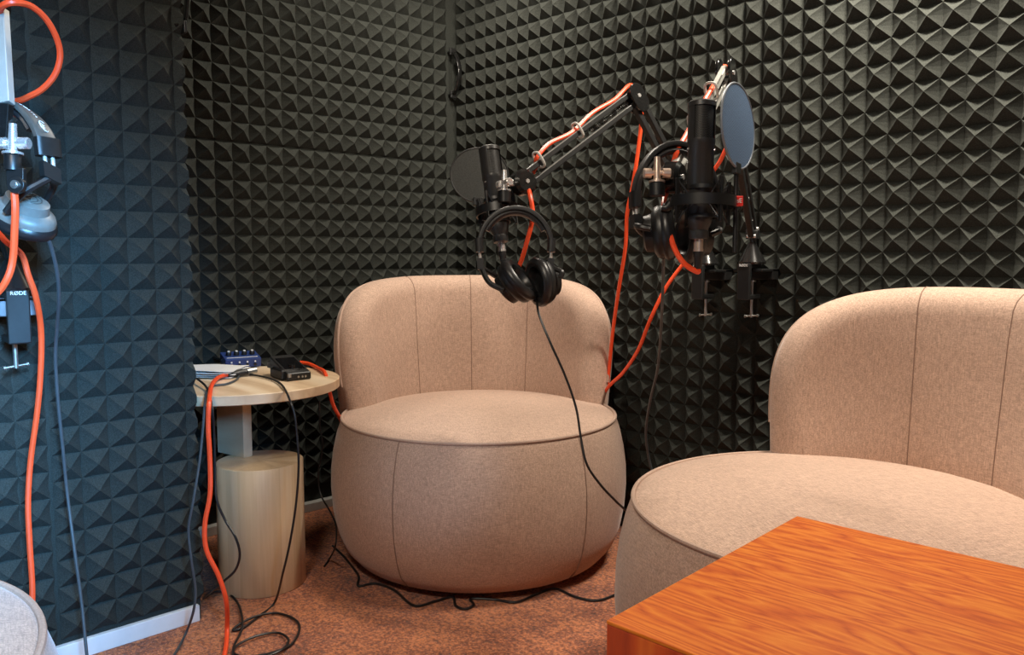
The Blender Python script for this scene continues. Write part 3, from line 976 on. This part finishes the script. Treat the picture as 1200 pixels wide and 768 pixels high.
# ------------------------------------------------------------------ pop filters
def pop_filter(label, c, n, r, mats, stem_pts, group='pop filters'):
    c = V(c); n = V(n).normalized()
    root = thing('pop_filter', c - CU * r, label, 'pop filter', group)
    bm = B(); lathe(bm, [(0, 0.004), (r * 0.5, 0.0032), (r * 0.97, 0.0012), (r * 0.97, -0.0012), (r * 0.5, 0.0008), (0, 0.0016)], 72, c, n)
    mk('screen', bm, mats[0], root)
    bm = B(); torus(bm, c, n, r * 0.985, 0.0026, 72, 8); mk('rim', bm, mats[1], root)
    bm = B(); tube(bm, spline(stem_pts, 8), 0.0050, 10); mk('stem', bm, M['black_matte'], root)
    e = stem_pts[0]
    bm = B(); bar(bm, V(e) - CU * 0.008, V(e) + CU * 0.016, 0.026, 0.012, n); mk('clip', bm, M['black'], root, smooth=False, bevel=0.002)
    return root
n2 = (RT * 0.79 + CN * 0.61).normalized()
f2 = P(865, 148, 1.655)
pop_filter('grey metal pop filter disc tinted with blue window light, right of the upright microphone', f2, n2, 0.0885, (M['filter_metal'], M['blue_steel']),
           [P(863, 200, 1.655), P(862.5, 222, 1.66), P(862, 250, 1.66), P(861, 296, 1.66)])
f1 = P(562, 205.5, 2.24)
n1 = (CN * 0.97 + RT * 0.10 + CU * 0.2).normalized()
pop_filter('dark round pop filter disc behind the tilted microphone', f1, n1, 0.0825, (M['filter_dark'], M['black_matte']),
           [P(560, 238, 2.22), P(560, 247, 2.20), P(560, 255, 2.17), sc1 - RT * 0.050 + CN * 0.01])

# ------------------------------------------------------------------ headphones
def cup_parts(root, c, a, n, la=0.060, lb=0.048, outer=M['black_matte'], logo=False, th=1.0):
    """oval ear cup: a = long axis, n = pad side"""
    n = V(n).normalized(); a = V(a); a = (a - n * a.dot(n)).normalized()
    sy = lb / la
    bm = B()
    lathe(bm, [(0, -0.040 * th), (la * 0.52, -0.040 * th), (la * 0.66, -0.036 * th), (la * 0.70, -0.020 * th), (la * 0.90, -0.014 * th), (la * 0.97, -0.006), (la * 0.97, 0.002), (0, 0.002)], 40, c, n, a, sy)
    cup = mk('ear_cup', bm, outer, root)
    bm = B()
    prof = [(la * 0.40, 0.004), (la * 0.97, 0.001), (la * 1.04, 0.006), (la * 1.06, 0.013), (la * 1.00, 0.021), (la * 0.84, 0.026), (la * 0.66, 0.023), (la * 0.56, 0.014), (la * 0.54, 0.005), (0, 0.005)]
    lathe(bm, prof, 56, c, n, a, sy)
    # gathered pleats round the pad
    x, y, z = frame(n, a)
    for v in bm.verts:
        d = v.co - V(c); h = d.dot(n); px, py = d.dot(x), d.dot(y) / sy
        rr = math.hypot(px, py)
        if rr > la * 0.95 and h > 0.004:
            an = math.atan2(py, px)
            k = 1 + 0.012 * sin(an * 28)
            v.co = V(c) + x * px * k + y * py * sy * k + n * h
    mk('ear_pad', bm, M['leather'], cup)
    return cup, x, y, n

def headphones(label, C, rb, xdir, ydir, zdir, cups, wband=0.030, group='studio headphones', a_end=(8, 172), zs=1.06, outer=M['black_matte'], band=M['black'], split=None, band_logo=False):
    """C band centre, xdir across, zdir up, ydir width direction of the band; cups = [(centre, long, normal)]"""
    C = V(C); xd, yd, zd = V(xdir).normalized(), V(ydir).normalized(), V(zdir).normalized()
    root = thing('headphones', cups[0][0], label, 'headphones', group)
    N = 40
    pts, wd = [], []
    for i in range(N + 1):
        a = radians(a_end[0] + (a_end[1] - a_end[0]) * i / N)
        pts.append(C + xd * rb * cos(a) + zd * rb * zs * sin(a)); wd.append(yd)
    bm = B(); ribbon(bm, pts, wd, wband, 0.0135, 16); hb = mk('headband', bm, band, root)
    if band_logo:
        word = 'audio-technica'
        for ci, ch_ in enumerate(word):
            a = radians(86 - 3.3 * ci)
            rad = (xd * cos(a) + zd * 1.06 * sin(a)).normalized(); tg = (xd * sin(a) - zd * 1.06 * cos(a)).normalized()
            p = C + xd * rb * cos(a) + zd * rb * zs * sin(a) + rad * 0.0070
            tb = text_bm(ch_, 0.0105, p, tg, rad.cross(tg))
            mk('lettering', tb, M['white_print'], hb, smooth=False)
        a = radians(32)
        rad = (xd * cos(a) + zd * sin(a)).normalized(); tg = (xd * sin(a) - zd * cos(a)).normalized(); wy = rad.cross(tg)
        p = C + xd * rb * cos(a) + zd * rb * zs * sin(a) + rad * 0.0072
        lb_ = B(); torus(lb_, p, rad, 0.0115, 0.0011, 36, 6, tg, 0.85)
        tube(lb_, [p - tg * 0.006 - wy * 0.005, p + tg * 0.001 + wy * 0.007, p + tg * 0.006 - wy * 0.005], 0.0010, 6)
        tube(lb_, [p - tg * 0.003 - wy * 0.002, p + tg * 0.005 - wy * 0.002], 0.0008, 6)
        mk('emblem', lb_, M['white_print'], hb)
    # padded underside
    p2 = [C + (p - C) * 0.885 for p in pts[7:-7]]
    bm = B(); ribbon(bm, p2, wd[7:-7], wband * 0.9, 0.014, 12, 0.8); mk('headband_pad', bm, M['leather'], hb)
    for k, (e, d) in enumerate(((pts[0], (pts[0] - pts[1]).normalized()), (pts[-1], (pts[-1] - pts[-2]).normalized()))):
        bm = B(); ribbon(bm, [e - d * 0.030, e - d * 0.010, e + d * 0.004], [yd] * 3, wband * 1.15, 0.020, 16); mk('end_block', bm, M['black'], root)
        if k >= len(cups): continue
        s0, s1 = e + d * 0.002, e + d * 0.030
        bm = B()
        for q in (-1, 1): tube(bm, [s0 + yd * 0.008 * q, s1 + yd * 0.008 * q], 0.0036, 8)
        mk('slider', bm, M['satin'], root)
        cc, al, nn = cups[k]
        cup, x, y, n = cup_parts(root, V(cc), al, nn, outer=outer)
        if band_logo:
            p = V(cc) - n * 0.0405
            lb_ = B(); torus(lb_, p, n, 0.024, 0.0011, 40, 6, x, 0.8); torus(lb_, p, n, 0.0165, 0.0009, 36, 6, x, 0.8)
            tube(lb_, [p - x * 0.008 + y * 0.007, p + y * -0.009, p + x * 0.008 + y * 0.007], 0.0011, 6)
            tube(lb_, [p - x * 0.004 + y * 0.002, p + x * 0.006 + y * 0.002], 0.0009, 6)
            mk('emblem', lb_, M['brown_black'], cup)
        # yoke: from the slider to both sides of the cup
        back = V(cc) - n * 0.020
        hub = s1 + d * 0.012
        bm = B()
        box(bm, s1 + d * 0.004, d, yd, d.cross(yd), 0.028, wband * 0.85, 0.016)
        for q in (-1, 1):
            tip = back + y * (0.050 * q)
            mid = hub.lerp(tip, 0.55) - n * 0.008 + y * (0.014 * q)
            tube(bm, spline([hub, mid, tip], 8), 0.0068, 8)
        mk('yoke', bm, M['black'], root)
    return root

# by the corner chair
hc1 = P(604, 289, 2.0)
headphones('black headphones hanging folded from the arm above the corner chair', hc1, 0.090, RT, CN, CU,
           [(P(636, 330, 2.01), D(.17, -.98, 0), D(-.82, -.14, .52)), (P(604, 331, 1.99), D(.62, -.78, 0), D(.74, .59, .33))], wband=0.030, a_end=(-6, 186))
# by the right chair
hc2 = P(792, 238, 1.74)
headphones('black headphones hanging behind the upright microphone on the right', hc2, 0.094, (RT * 0.97 + CN * -0.2), (CN * 0.92 + RT * 0.2), CU,
           [(P(812, 278, 1.79), D(.1, -1, 0), D(-.85, 0, .2)), (P(776, 272, 1.72), D(.12, -.98, 0.1), D(.97, .1, .25))], wband=0.034, a_end=(-4, 184), zs=1.36)

# ------------------------------------------------------------------ rig at the left edge of the picture
xw = PXF + 0.085
c3p = PX(15, 350, xw)
nP = EX
aP = V((0, -1, 0))
bm = B()
abox(bm, PXF + 0.004, c3p.x + 0.022, c3p.y - 0.11, c3p.y + 0.045, c3p.z - 0.006, c3p.z + 0.002)
abox(bm, c3p.x + 0.012, c3p.x + 0.022, c3p.y - 0.11, c3p.y + 0.045, c3p.z - 0.036, c3p.z + 0.002)
tag(mk('shelf_bracket', bm, M['blue_steel'], None, smooth=False, origin=V((PXF, c3p.y, c3p.z)), bevel=0.002), 'grey metal wall bracket on the foam partition gripped by the left clamp', 'bracket', 'wall brackets of the arms')
E3 = P(-46, -110, 1.62); E3b = P(3, 8, 1.56); J3 = P(16, 186, 1.40)
arm3 = thing('microphone_boom', c3p, 'jointed boom stand with a pale bar at the left edge, clamped to the partition', 'boom stand', 'microphone booms')
for a in (arm1, arm2): a['group'] = 'microphone booms'
bt3 = clamp_parts(arm3, c3p, nP, V((0, 1, 0)), 1.06)
el3 = P(-60, 60, 1.66)
bm = B()
for k in (-1, 1): bar(bm, bt3 + V((0.012 * k, 0, 0)), el3 + V((0.012 * k, 0, 0)), 0.017, 0.017, EX)
mk('lower_arm', bm, M['black_matte'], arm3, smooth=False, bevel=0.002)
u0, u1 = P(0, 4, 1.46), P(7, 122, 1.42)
bm = B(); bar(bm, u0, u1, 0.0225, 0.018, CN); mk('upper_arm', bm, M['arm_grey'], arm3, smooth=False, bevel=0.0015)
bm = B(); lathe(bm, [(0, -0.016), (0.012, -0.016), (0.016, -0.010), (0.016, 0.010), (0.012, 0.016), (0, 0.016)], 24, P(-1, 9, 1.46), CN); mk('strap', bm, M['black_gloss'], arm3)
bm = B(); bar(bm, P(-1, 4, 1.46), el3, 0.02, 0.03, CN); mk('elbow', bm, M['black_gloss'], arm3, smooth=False, bevel=0.002)
sw3 = P(15, 168, 1.40)
bm = B(); bar(bm, u1, P(4, 170, 1.42), 0.020, 0.016, CN); bar(bm, P(2, 170, 1.42), sw3, 0.012, 0.012, CN); mk('head_fork', bm, M['black_gloss'], arm3, smooth=False, bevel=0.002)
swivel_parts(arm3, sw3, M['chrome'], CU, RT, None, 0.0135)
bm = B()
t0, t1 = P(18.5, 198, 1.40), P(20, 217, 1.395)
x, y, z = frame(CN, CU)
box(bm, (t0 + t1) / 2, RT, CU, CN, 0.030, (t0 - t1).length, 0.010)
lathe(bm, [(0, -0.005), (0.015, -0.005), (0.015, 0.005), (0, 0.005)], 28, t1, CN)
brk = mk('mount_tongue', bm, M['black_matte'], arm3, bevel=0.0012)
bm = B(); lathe(bm, [(0, 0.005), (0.0075, 0.005), (0.0075, 0.008), (0.0045, 0.008), (0.0045, 0.0105), (0, 0.0105)], 20, t1, CN); mk('bolt', bm, M['silver'], brk)
# headphones on the left rig
hc3 = P(-6, 186, 1.47)
xb = (RT * 0.93 + CN * 0.36).normalized(); yb = (CN * 0.80 - RT * 0.46 + CU * 0.38).normalized()
hp3 = headphones('headphones with a grey oval cup, hanging at the left edge before the partition', hc3, 0.099, RT, (CN * 0.72 - RT * 0.42 + CU * 0.30).normalized(), CU,
           [(P(28, 254, 1.50), D(.80, -.38, 0), D(-.42, -.80, -.35)), ], wband=0.040, a_end=(4, 176), outer=M['grey_cap'], band=M['brown_black'], band_logo=True)
# ------------------------------------------------------------------ cables
OR, BK, GY = M['orange_cable'], M['black_cable'], M['grey_cable']
ro = 0.0058
# orange lead of the corner microphone: from the mic along the arm, down behind the corner chair
off1 = up1 * 0.030
def xl1(root): xlr_parts(root, bot1, ax1, M['chrome'])
tip1 = bot1 - ax1 * 0.060
cable('microphone_cable', [tip1, tip1 - ax1 * 0.010, P(589, 328, 2.10), P(600, 326, 2.09), P(610, 308, 2.07), P(617, 285, 2.05), P(623, 262, 2.04), P(624, 245, 2.04), P(621, 228, 2.05), P(619, 214, 2.11), P(628, 196, 2.13), J1.lerp(E1, 0.16) + off1, J1.lerp(E1, .28) + up1 * 0.040, J1.lerp(E1, .42) + off1, J1.lerp(E1, .50) + up1 * 0.029, J1.lerp(E1, .66) + up1 * 0.037, J1.lerp(E1, .85) + up1 * 0.030,
       P(738, 100, 2.30), P(748, 108, 2.34), P(752, 135, 2.40), P(748, 175, 2.42), P(742, 215, 2.44), P(735, 250, 2.46), P(733, 290, 2.48), P(725, 340, 2.54), P(718, 390, 2.62), P(713, 440, 2.68), P(706, 500, 2.73), P(700, 560, 2.74)],
      ro, OR, 'orange cable along the corner boom stand, dropping straight behind the corner chair', 'cable', 'orange microphone cables', 8, extra=xl1)
# orange lead of the right microphone
def xl2(root): xlr_parts(root, bot2, ax2)
tip2 = bot2 - ax2 * 0.060
cable('microphone_cable', [tip2, tip2 - ax2 * 0.008 , P(802, 309, 1.655), P(790, 290, 1.67), P(782, 262, 1.68), P(778, 240, 1.70), P(782, 222, 1.745), P(786, 205, 1.76), J2.lerp(E2, .10) + up2 * 0.032, J2.lerp(E2, .3) + up2 * 0.031, J2.lerp(E2, .55) + up2 * 0.030, J2.lerp(E2, .74) + up2 * 0.026,
       P(842, 92, 2.02), P(850, 78, 2.06), P(858, 105, 2.12), P(858, 150, 2.14), P(846, 185, 2.16), P(830, 212, 2.2), P(826, 250, 2.26), P(820, 285, 2.32), P(801, 309, 2.36), P(780, 338, 2.38), P(762, 375, 2.40), P(748, 410, 2.46), P(730, 437, 2.56), P(712, 455, 2.67), P(700, 480, 2.73), P(690, 540, 2.76)],
      ro, OR, 'orange cable from the upright microphone, slanting down to the corner chair', 'cable', 'orange microphone cables', 8, extra=xl2)
# left rig
cable('microphone_cable', [P(-12, 150, 1.50), P(-4, 80, 1.485), P(-4, 30, 1.485), P(2, 8, 1.43), P(16, 3, 1.43), P(38, 8, 1.46), P(58, 28, 1.49), P(70, 58, 1.52), P(66, 84, 1.53), P(50, 104, 1.53), P(28, 116, 1.53), P(4, 128, 1.55), P(-10, 180, 1.56), P(-14, 250, 1.58), P(4, 280, 1.585), P(25, 298, 1.60), P(33, 322, 1.60), P(42, 348, 1.62), P(48, 385, 1.66), P(48, 430, 1.68),
       P(44, 480, 1.69), P(36, 540, 1.70), P(33, 590, 1.70), P(35, 640, 1.70), P(38, 700, 1.70), P(34, 790, 1.69), P(20, 900, 1.665)],
      ro, OR, 'orange cable looping over the left arm and hanging down the partition', 'cable', 'orange microphone cables', 8)
cable('microphone_cable', [P(17, 226, 1.40), P(18, 245, 1.40), P(17, 275, 1.41), P(15, 305, 1.42), P(8, 328, 1.42), P(-6, 346, 1.42), P(-30, 360, 1.40)], 0.0062, OR,
      'short orange cable hanging under the left swivel bracket', 'cable', 'orange microphone cables')
# headphone cables
hcab = [P(629, 352, 2.0), P(632, 370, 1.97), P(645, 402, 1.95), P(662, 440, 1.95), P(675, 478, 1.95), P(681, 515, 1.94), P(688, 545, 1.93), P(705, 570, 1.95), P(722, 588, 2.0), P(738, 606, 2.06), P(745, 640, 2.12), PZ(735, 688, 0.006)]
cable('headphone_cable', hcab, 0.0031, BK, 'black cable hanging from the folded headphones in front of the corner chair', 'cable', 'headphone cables')
cable('headphone_cable', [P(778, 300, 1.74), P(777, 330, 1.80), P(775, 380, 1.95), P(771, 430, 2.1), P(762, 470, 2.2), P(757, 505, 2.27), P(760, 535, 2.32), P(768, 570, 2.36), PZ(775, 640, 0.006)], 0.0036, GY,
      'grey cable hanging from the right headphones against the foam wall', 'cable', 'headphone cables')
cable('headphone_cable', [P(46, 261, 1.49), P(52, 271, 1.49), P(60, 290, 1.52), P(67, 320, 1.56), P(69, 350, 1.60), P(67, 385, 1.66), P(65, 420, 1.70), P(68, 470, 1.73), P(74, 530, 1.76), P(79, 580, 1.78), P(88, 650, 1.78), P(96, 710, 1.78), P(102, 770, 1.77), P(110, 830, 1.76), PZ(90, 900, 0.006)], 0.0036, GY,
      'blue grey cable hanging from the left headphones down the partition', 'cable', 'headphone cables')
# cables of the side table
z5 = SZ + 0.006
def xl4(root):
    a = PZ(300, 440, SZ) + EZ * 0.016; b = PZ(279, 442.5, SZ) + EZ * 0.012
    d = (b - a).normalized()
    bm = B(); cyl(bm, a, a + d * 0.030, 0.0098); mk('connector_shell', bm, M['silver'], root)
    bm = B(); lathe(bm, [(0, 0), (0.0105, 0), (0.0105, 0.020), (0.0075, 0.050), (0.006, 0.062), (0, 0.062)], 18, a + d * 0.030, d); mk('connector_boot', bm, M['black'], root)
cable('microphone_cable', [PZ(277, 442.7, SZ) + EZ * 0.012, PZ(266, 444, SZ) + EZ * 0.012, PZ(255, 448, SZ) + EZ * 0.012, PZ(248, 457, SZ) + EZ * 0.010, P(245, 472, 1.965), P(244, 500, 1.95), P(246, 540, 1.95), P(246, 580, 1.94), P(240, 615, 1.93), P(242, 645, 1.93), P(256, 675, 1.94), P(265, 705, 1.95), PZ(266, 738, 0.02), PZ(263, 768, 0.008), PZ(250, 800, 0.008)],
      ro, OR, 'orange cable plugged in on the side table, hanging to the carpet', 'cable', 'orange microphone cables', extra=xl4)
cable('microphone_cable', [PZ(352, 429, SZ) + EZ * 0.012, PZ(362, 430, SZ) + EZ * 0.010, PZ(372, 434, SZ) + EZ * 0.008, PZ(381, 440, SZ) + EZ * 0.007, P(386, 458, 2.40), P(391, 476, 2.42), P(399, 492, 2.5), P(410, 520, 2.62), P(418, 560, 2.72)],
      ro, OR, 'orange cable running off the right side of the side table behind the chair', 'cable', 'orange microphone cables')
rk = 0.0031
cable('thin_cable', [PZ(281, 441, SZ) + EZ * 0.004, PZ(277, 447, SZ) + EZ * 0.004, PZ(265, 452, SZ) + EZ * 0.004, PZ(250, 454, SZ) + EZ * 0.004, PZ(243, 459, SZ) + EZ * 0.005, P(240, 474, 1.98), P(238, 500, 1.96), P(234, 540, 1.94), P(226, 590, 1.92), P(221, 620, 1.92), P(224, 655, 1.92), P(229, 690, 1.93), P(227, 715, 1.93), PZ(218, 742, 0.02), PZ(204, 768, 0.005), PZ(180, 800, 0.005)],
      rk, GY, 'thin grey cable hanging between the partition and the side table', 'cable', 'thin cables around the side table')
cable('thin_cable', [PZ(286, 440, SZ) + EZ * 0.005, PZ(305, 443, SZ) + EZ * 0.005, PZ(322, 448, SZ) + EZ * 0.005, PZ(332, 456, SZ) + EZ * 0.006, P(340, 470, 2.03), P(345, 485, 2.02), P(348, 510, 2.02), P(350, 545, 2.02), P(347, 590, 2.03), P(340, 635, 2.04), P(332, 670, 2.06), PZ(322, 706, 0.010),
       PZ(304, 722, 0.005), PZ(285, 736, 0.005), PZ(273, 739, 0.005), PZ(282, 731, 0.009), PZ(302, 722, 0.010), PZ(325, 719, 0.005), PZ(345, 726, 0.005), PZ(351, 737, 0.005), PZ(342, 755, 0.005), PZ(320, 765, 0.005), PZ(290, 770, 0.005), PZ(274, 766, 0.005), PZ(279, 756, 0.009), PZ(300, 746, 0.010), PZ(325, 742, 0.007), PZ(338, 750, 0.009), PZ(330, 762, 0.011), PZ(300, 776, 0.007), PZ(290, 790, 0.005)],
      rk, BK, 'thin black cable hanging over the side table front and coiled on the carpet', 'cable', 'thin cables around the side table')
cable('thin_cable', [PZ(229, 448, SZ) + EZ * 0.012, PZ(234, 452, SZ) + EZ * 0.014, PZ(242, 458, SZ) + EZ * 0.009, P(248, 474, 1.99), P(251, 510, 1.99), P(252, 550, 1.98), P(254, 585, 1.96), P(264, 610, 1.96), P(276, 630, 1.95), P(281, 650, 1.96), P(276, 668, 1.98), P(264, 680, 2.0), P(250, 692, 2.02), PZ(238, 702, 0.02), PZ(252, 694, 0.012), PZ(268, 696, 0.005), PZ(280, 710, 0.005), PZ(284, 735, 0.014), PZ(274, 758, 0.014), PZ(272, 775, 0.005)],
      rk, BK, 'thin black cable curving against the left of the wooden cylinder base', 'cable', 'thin cables around the side table')
cable('thin_cable', [PZ(230, 424, SZ) + EZ * 0.040, PZ(240, 425, SZ) + EZ * 0.030, PZ(247, 426, SZ) + EZ * 0.024, bc - bx * (bw * 0.5) + EZ * 0.02], 0.0042, M['black'],
      'short black lead plugged into the left of the blue box', 'cable', 'thin cables around the side table')
cable('thin_cable', [P(374, 470, 2.5), P(375, 500, 2.5), P(378, 525, 2.5), P(373, 555, 2.5), P(376, 580, 2.5), P(387, 600, 2.45), P(394, 618, 2.36), P(393, 640, 2.32), PZ(386, 655, 0.012), PZ(380, 664, 0.005)], 0.0026, BK,
      'thin black cable hanging between the side table and the corner chair', 'cable', 'thin cables around the side table')
cable('floor_cable', [PZ(390, 640, 0.004), PZ(405, 655, 0.004), PZ(420, 675, 0.004), PZ(420, 687, 0.004), PZ(440, 684, 0.004), PZ(462, 692, 0.004), PZ(485, 710, 0.004), PZ(510, 705, 0.004), PZ(530, 700, 0.004), PZ(534, 710, 0.004), PZ(545, 714, 0.004), PZ(555, 709, 0.006), PZ(552, 702, 0.004), PZ(580, 703, 0.004), PZ(605, 706, 0.004), PZ(630, 696, 0.004), PZ(650, 690, 0.004), PZ(675, 700, 0.004), PZ(700, 704, 0.004), PZ(722, 697, 0.004), PZ(740, 690, 0.004)],
      0.0036, BK, 'thin black cable lying on the carpet along the corner chair', 'cable')

# ------------------------------------------------------------------ handles
def handle(label, a, b, out, side, amp_h=0.045):
    a, b = V(a), V(b)
    root = thing('pull_handle', b, label, 'handle', 'black pull handles')
    d = (a - b)
    pts = [b - out * 0.02] + [b + d * f + out * (amp_h * sin(pi * f) ** 0.6) for f in [0.03 + 0.94 * i / 14 for i in range(15)]] + [a - out * 0.02]
    bm = B(); ribbon(bm, pts, [side] * len(pts), 0.020, 0.010, 14, 0.7); mk('grip', bm, M['black_gloss'], root)
    for p in (a, b):
        bm = B(); box(bm, p + out * 0.002, out, side, EZ, 0.008, 0.03, 0.03)
        mk('mount', bm, M['black'], root, smooth=False, bevel=0.002)
handle('black bow handle on the left wall, close to the corner', PX(526, 62, 0.0) + V((0.022, 0, 0)), PX(527, 112, 0.0) + V((0.022, 0, 0)), EX, EY)
handle('black handle on the top edge of the partition, partly cut off', V((PXF + 0.004, PYE + 0.004, 1.74)), V((PXF + 0.004, PYE + 0.004, 1.51)), EY, EX, 0.016)

# ------------------------------------------------------------------ lights
def area(name, loc, aim, size, size_y, power, col, spread=180):
    l = bpy.data.lights.new(name, 'AREA'); l.shape = 'RECTANGLE'; l.size = size; l.size_y = size_y
    l.energy = power; l.color = col; l.spread = radians(spread)
    o = bpy.data.objects.new(name, l); COL.objects.link(o)
    o.location = loc
    o.rotation_euler = (V(aim) - V(loc)).to_track_quat('-Z', 'Y').to_euler()
    return o
LC = (1.0, 0.90, 0.76)
area('ceiling_lamp_light', (1.95, -0.25, HC - 0.03), (1.95, 0.25, 1.5), 0.40, 0.12, 52, LC)
area('ceiling_lamp_light_corner', (0.60, -0.45, HC - 0.03), (0.60, -0.45, 0), 0.40, 0.20, 17, LC)
area('rear_fill_light', (2.2, -2.5, HC - 0.03), (1.7, -1.2, 0.5), 0.45, 0.25, 27, (1.0, 0.87, 0.70))  # warm fill added behind the camera for the table front and chairs
area('window_light', (XR + 0.12, (WY0 + WY1) / 2, 1.62), (0.62, -2.3, 0.72), 0.5, 0.5, 27, (0.20, 0.54, 1.0), 38)
sp_d = bpy.data.lights.new('chair_patch_spot', 'SPOT'); sp_d.energy = 90; sp_d.color = (0.55, 0.75, 1.0)  # added spot standing in for the window's bluish reflection on the corner chair
sp_d.spot_size = radians(9); sp_d.spot_blend = 1.0; sp_d.shadow_soft_size = 0.06
sp_o = bpy.data.objects.new('chair_patch_spot', sp_d); COL.objects.link(sp_o)
sp_o.location = (XR - 0.03, -2.55, 1.55)
sp_o.rotation_euler = (V((1.02, -0.93, 0.40)) - sp_o.location).to_track_quat('-Z', 'Y').to_euler()
w = bpy.data.worlds.new('world'); scene.world = w; w.use_nodes = True
bg = w.node_tree.nodes['Background']; bg.inputs[0].default_value = (0.75, 0.82, 1.0, 1); bg.inputs[1].default_value = 0.3

scene.view_settings.view_transform = 'Standard'
scene.view_settings.look = 'None'
scene.view_settings.exposure = 0.25
scene.view_settings.gamma = 1.0
scene.view_settings.use_curve_mapping = False
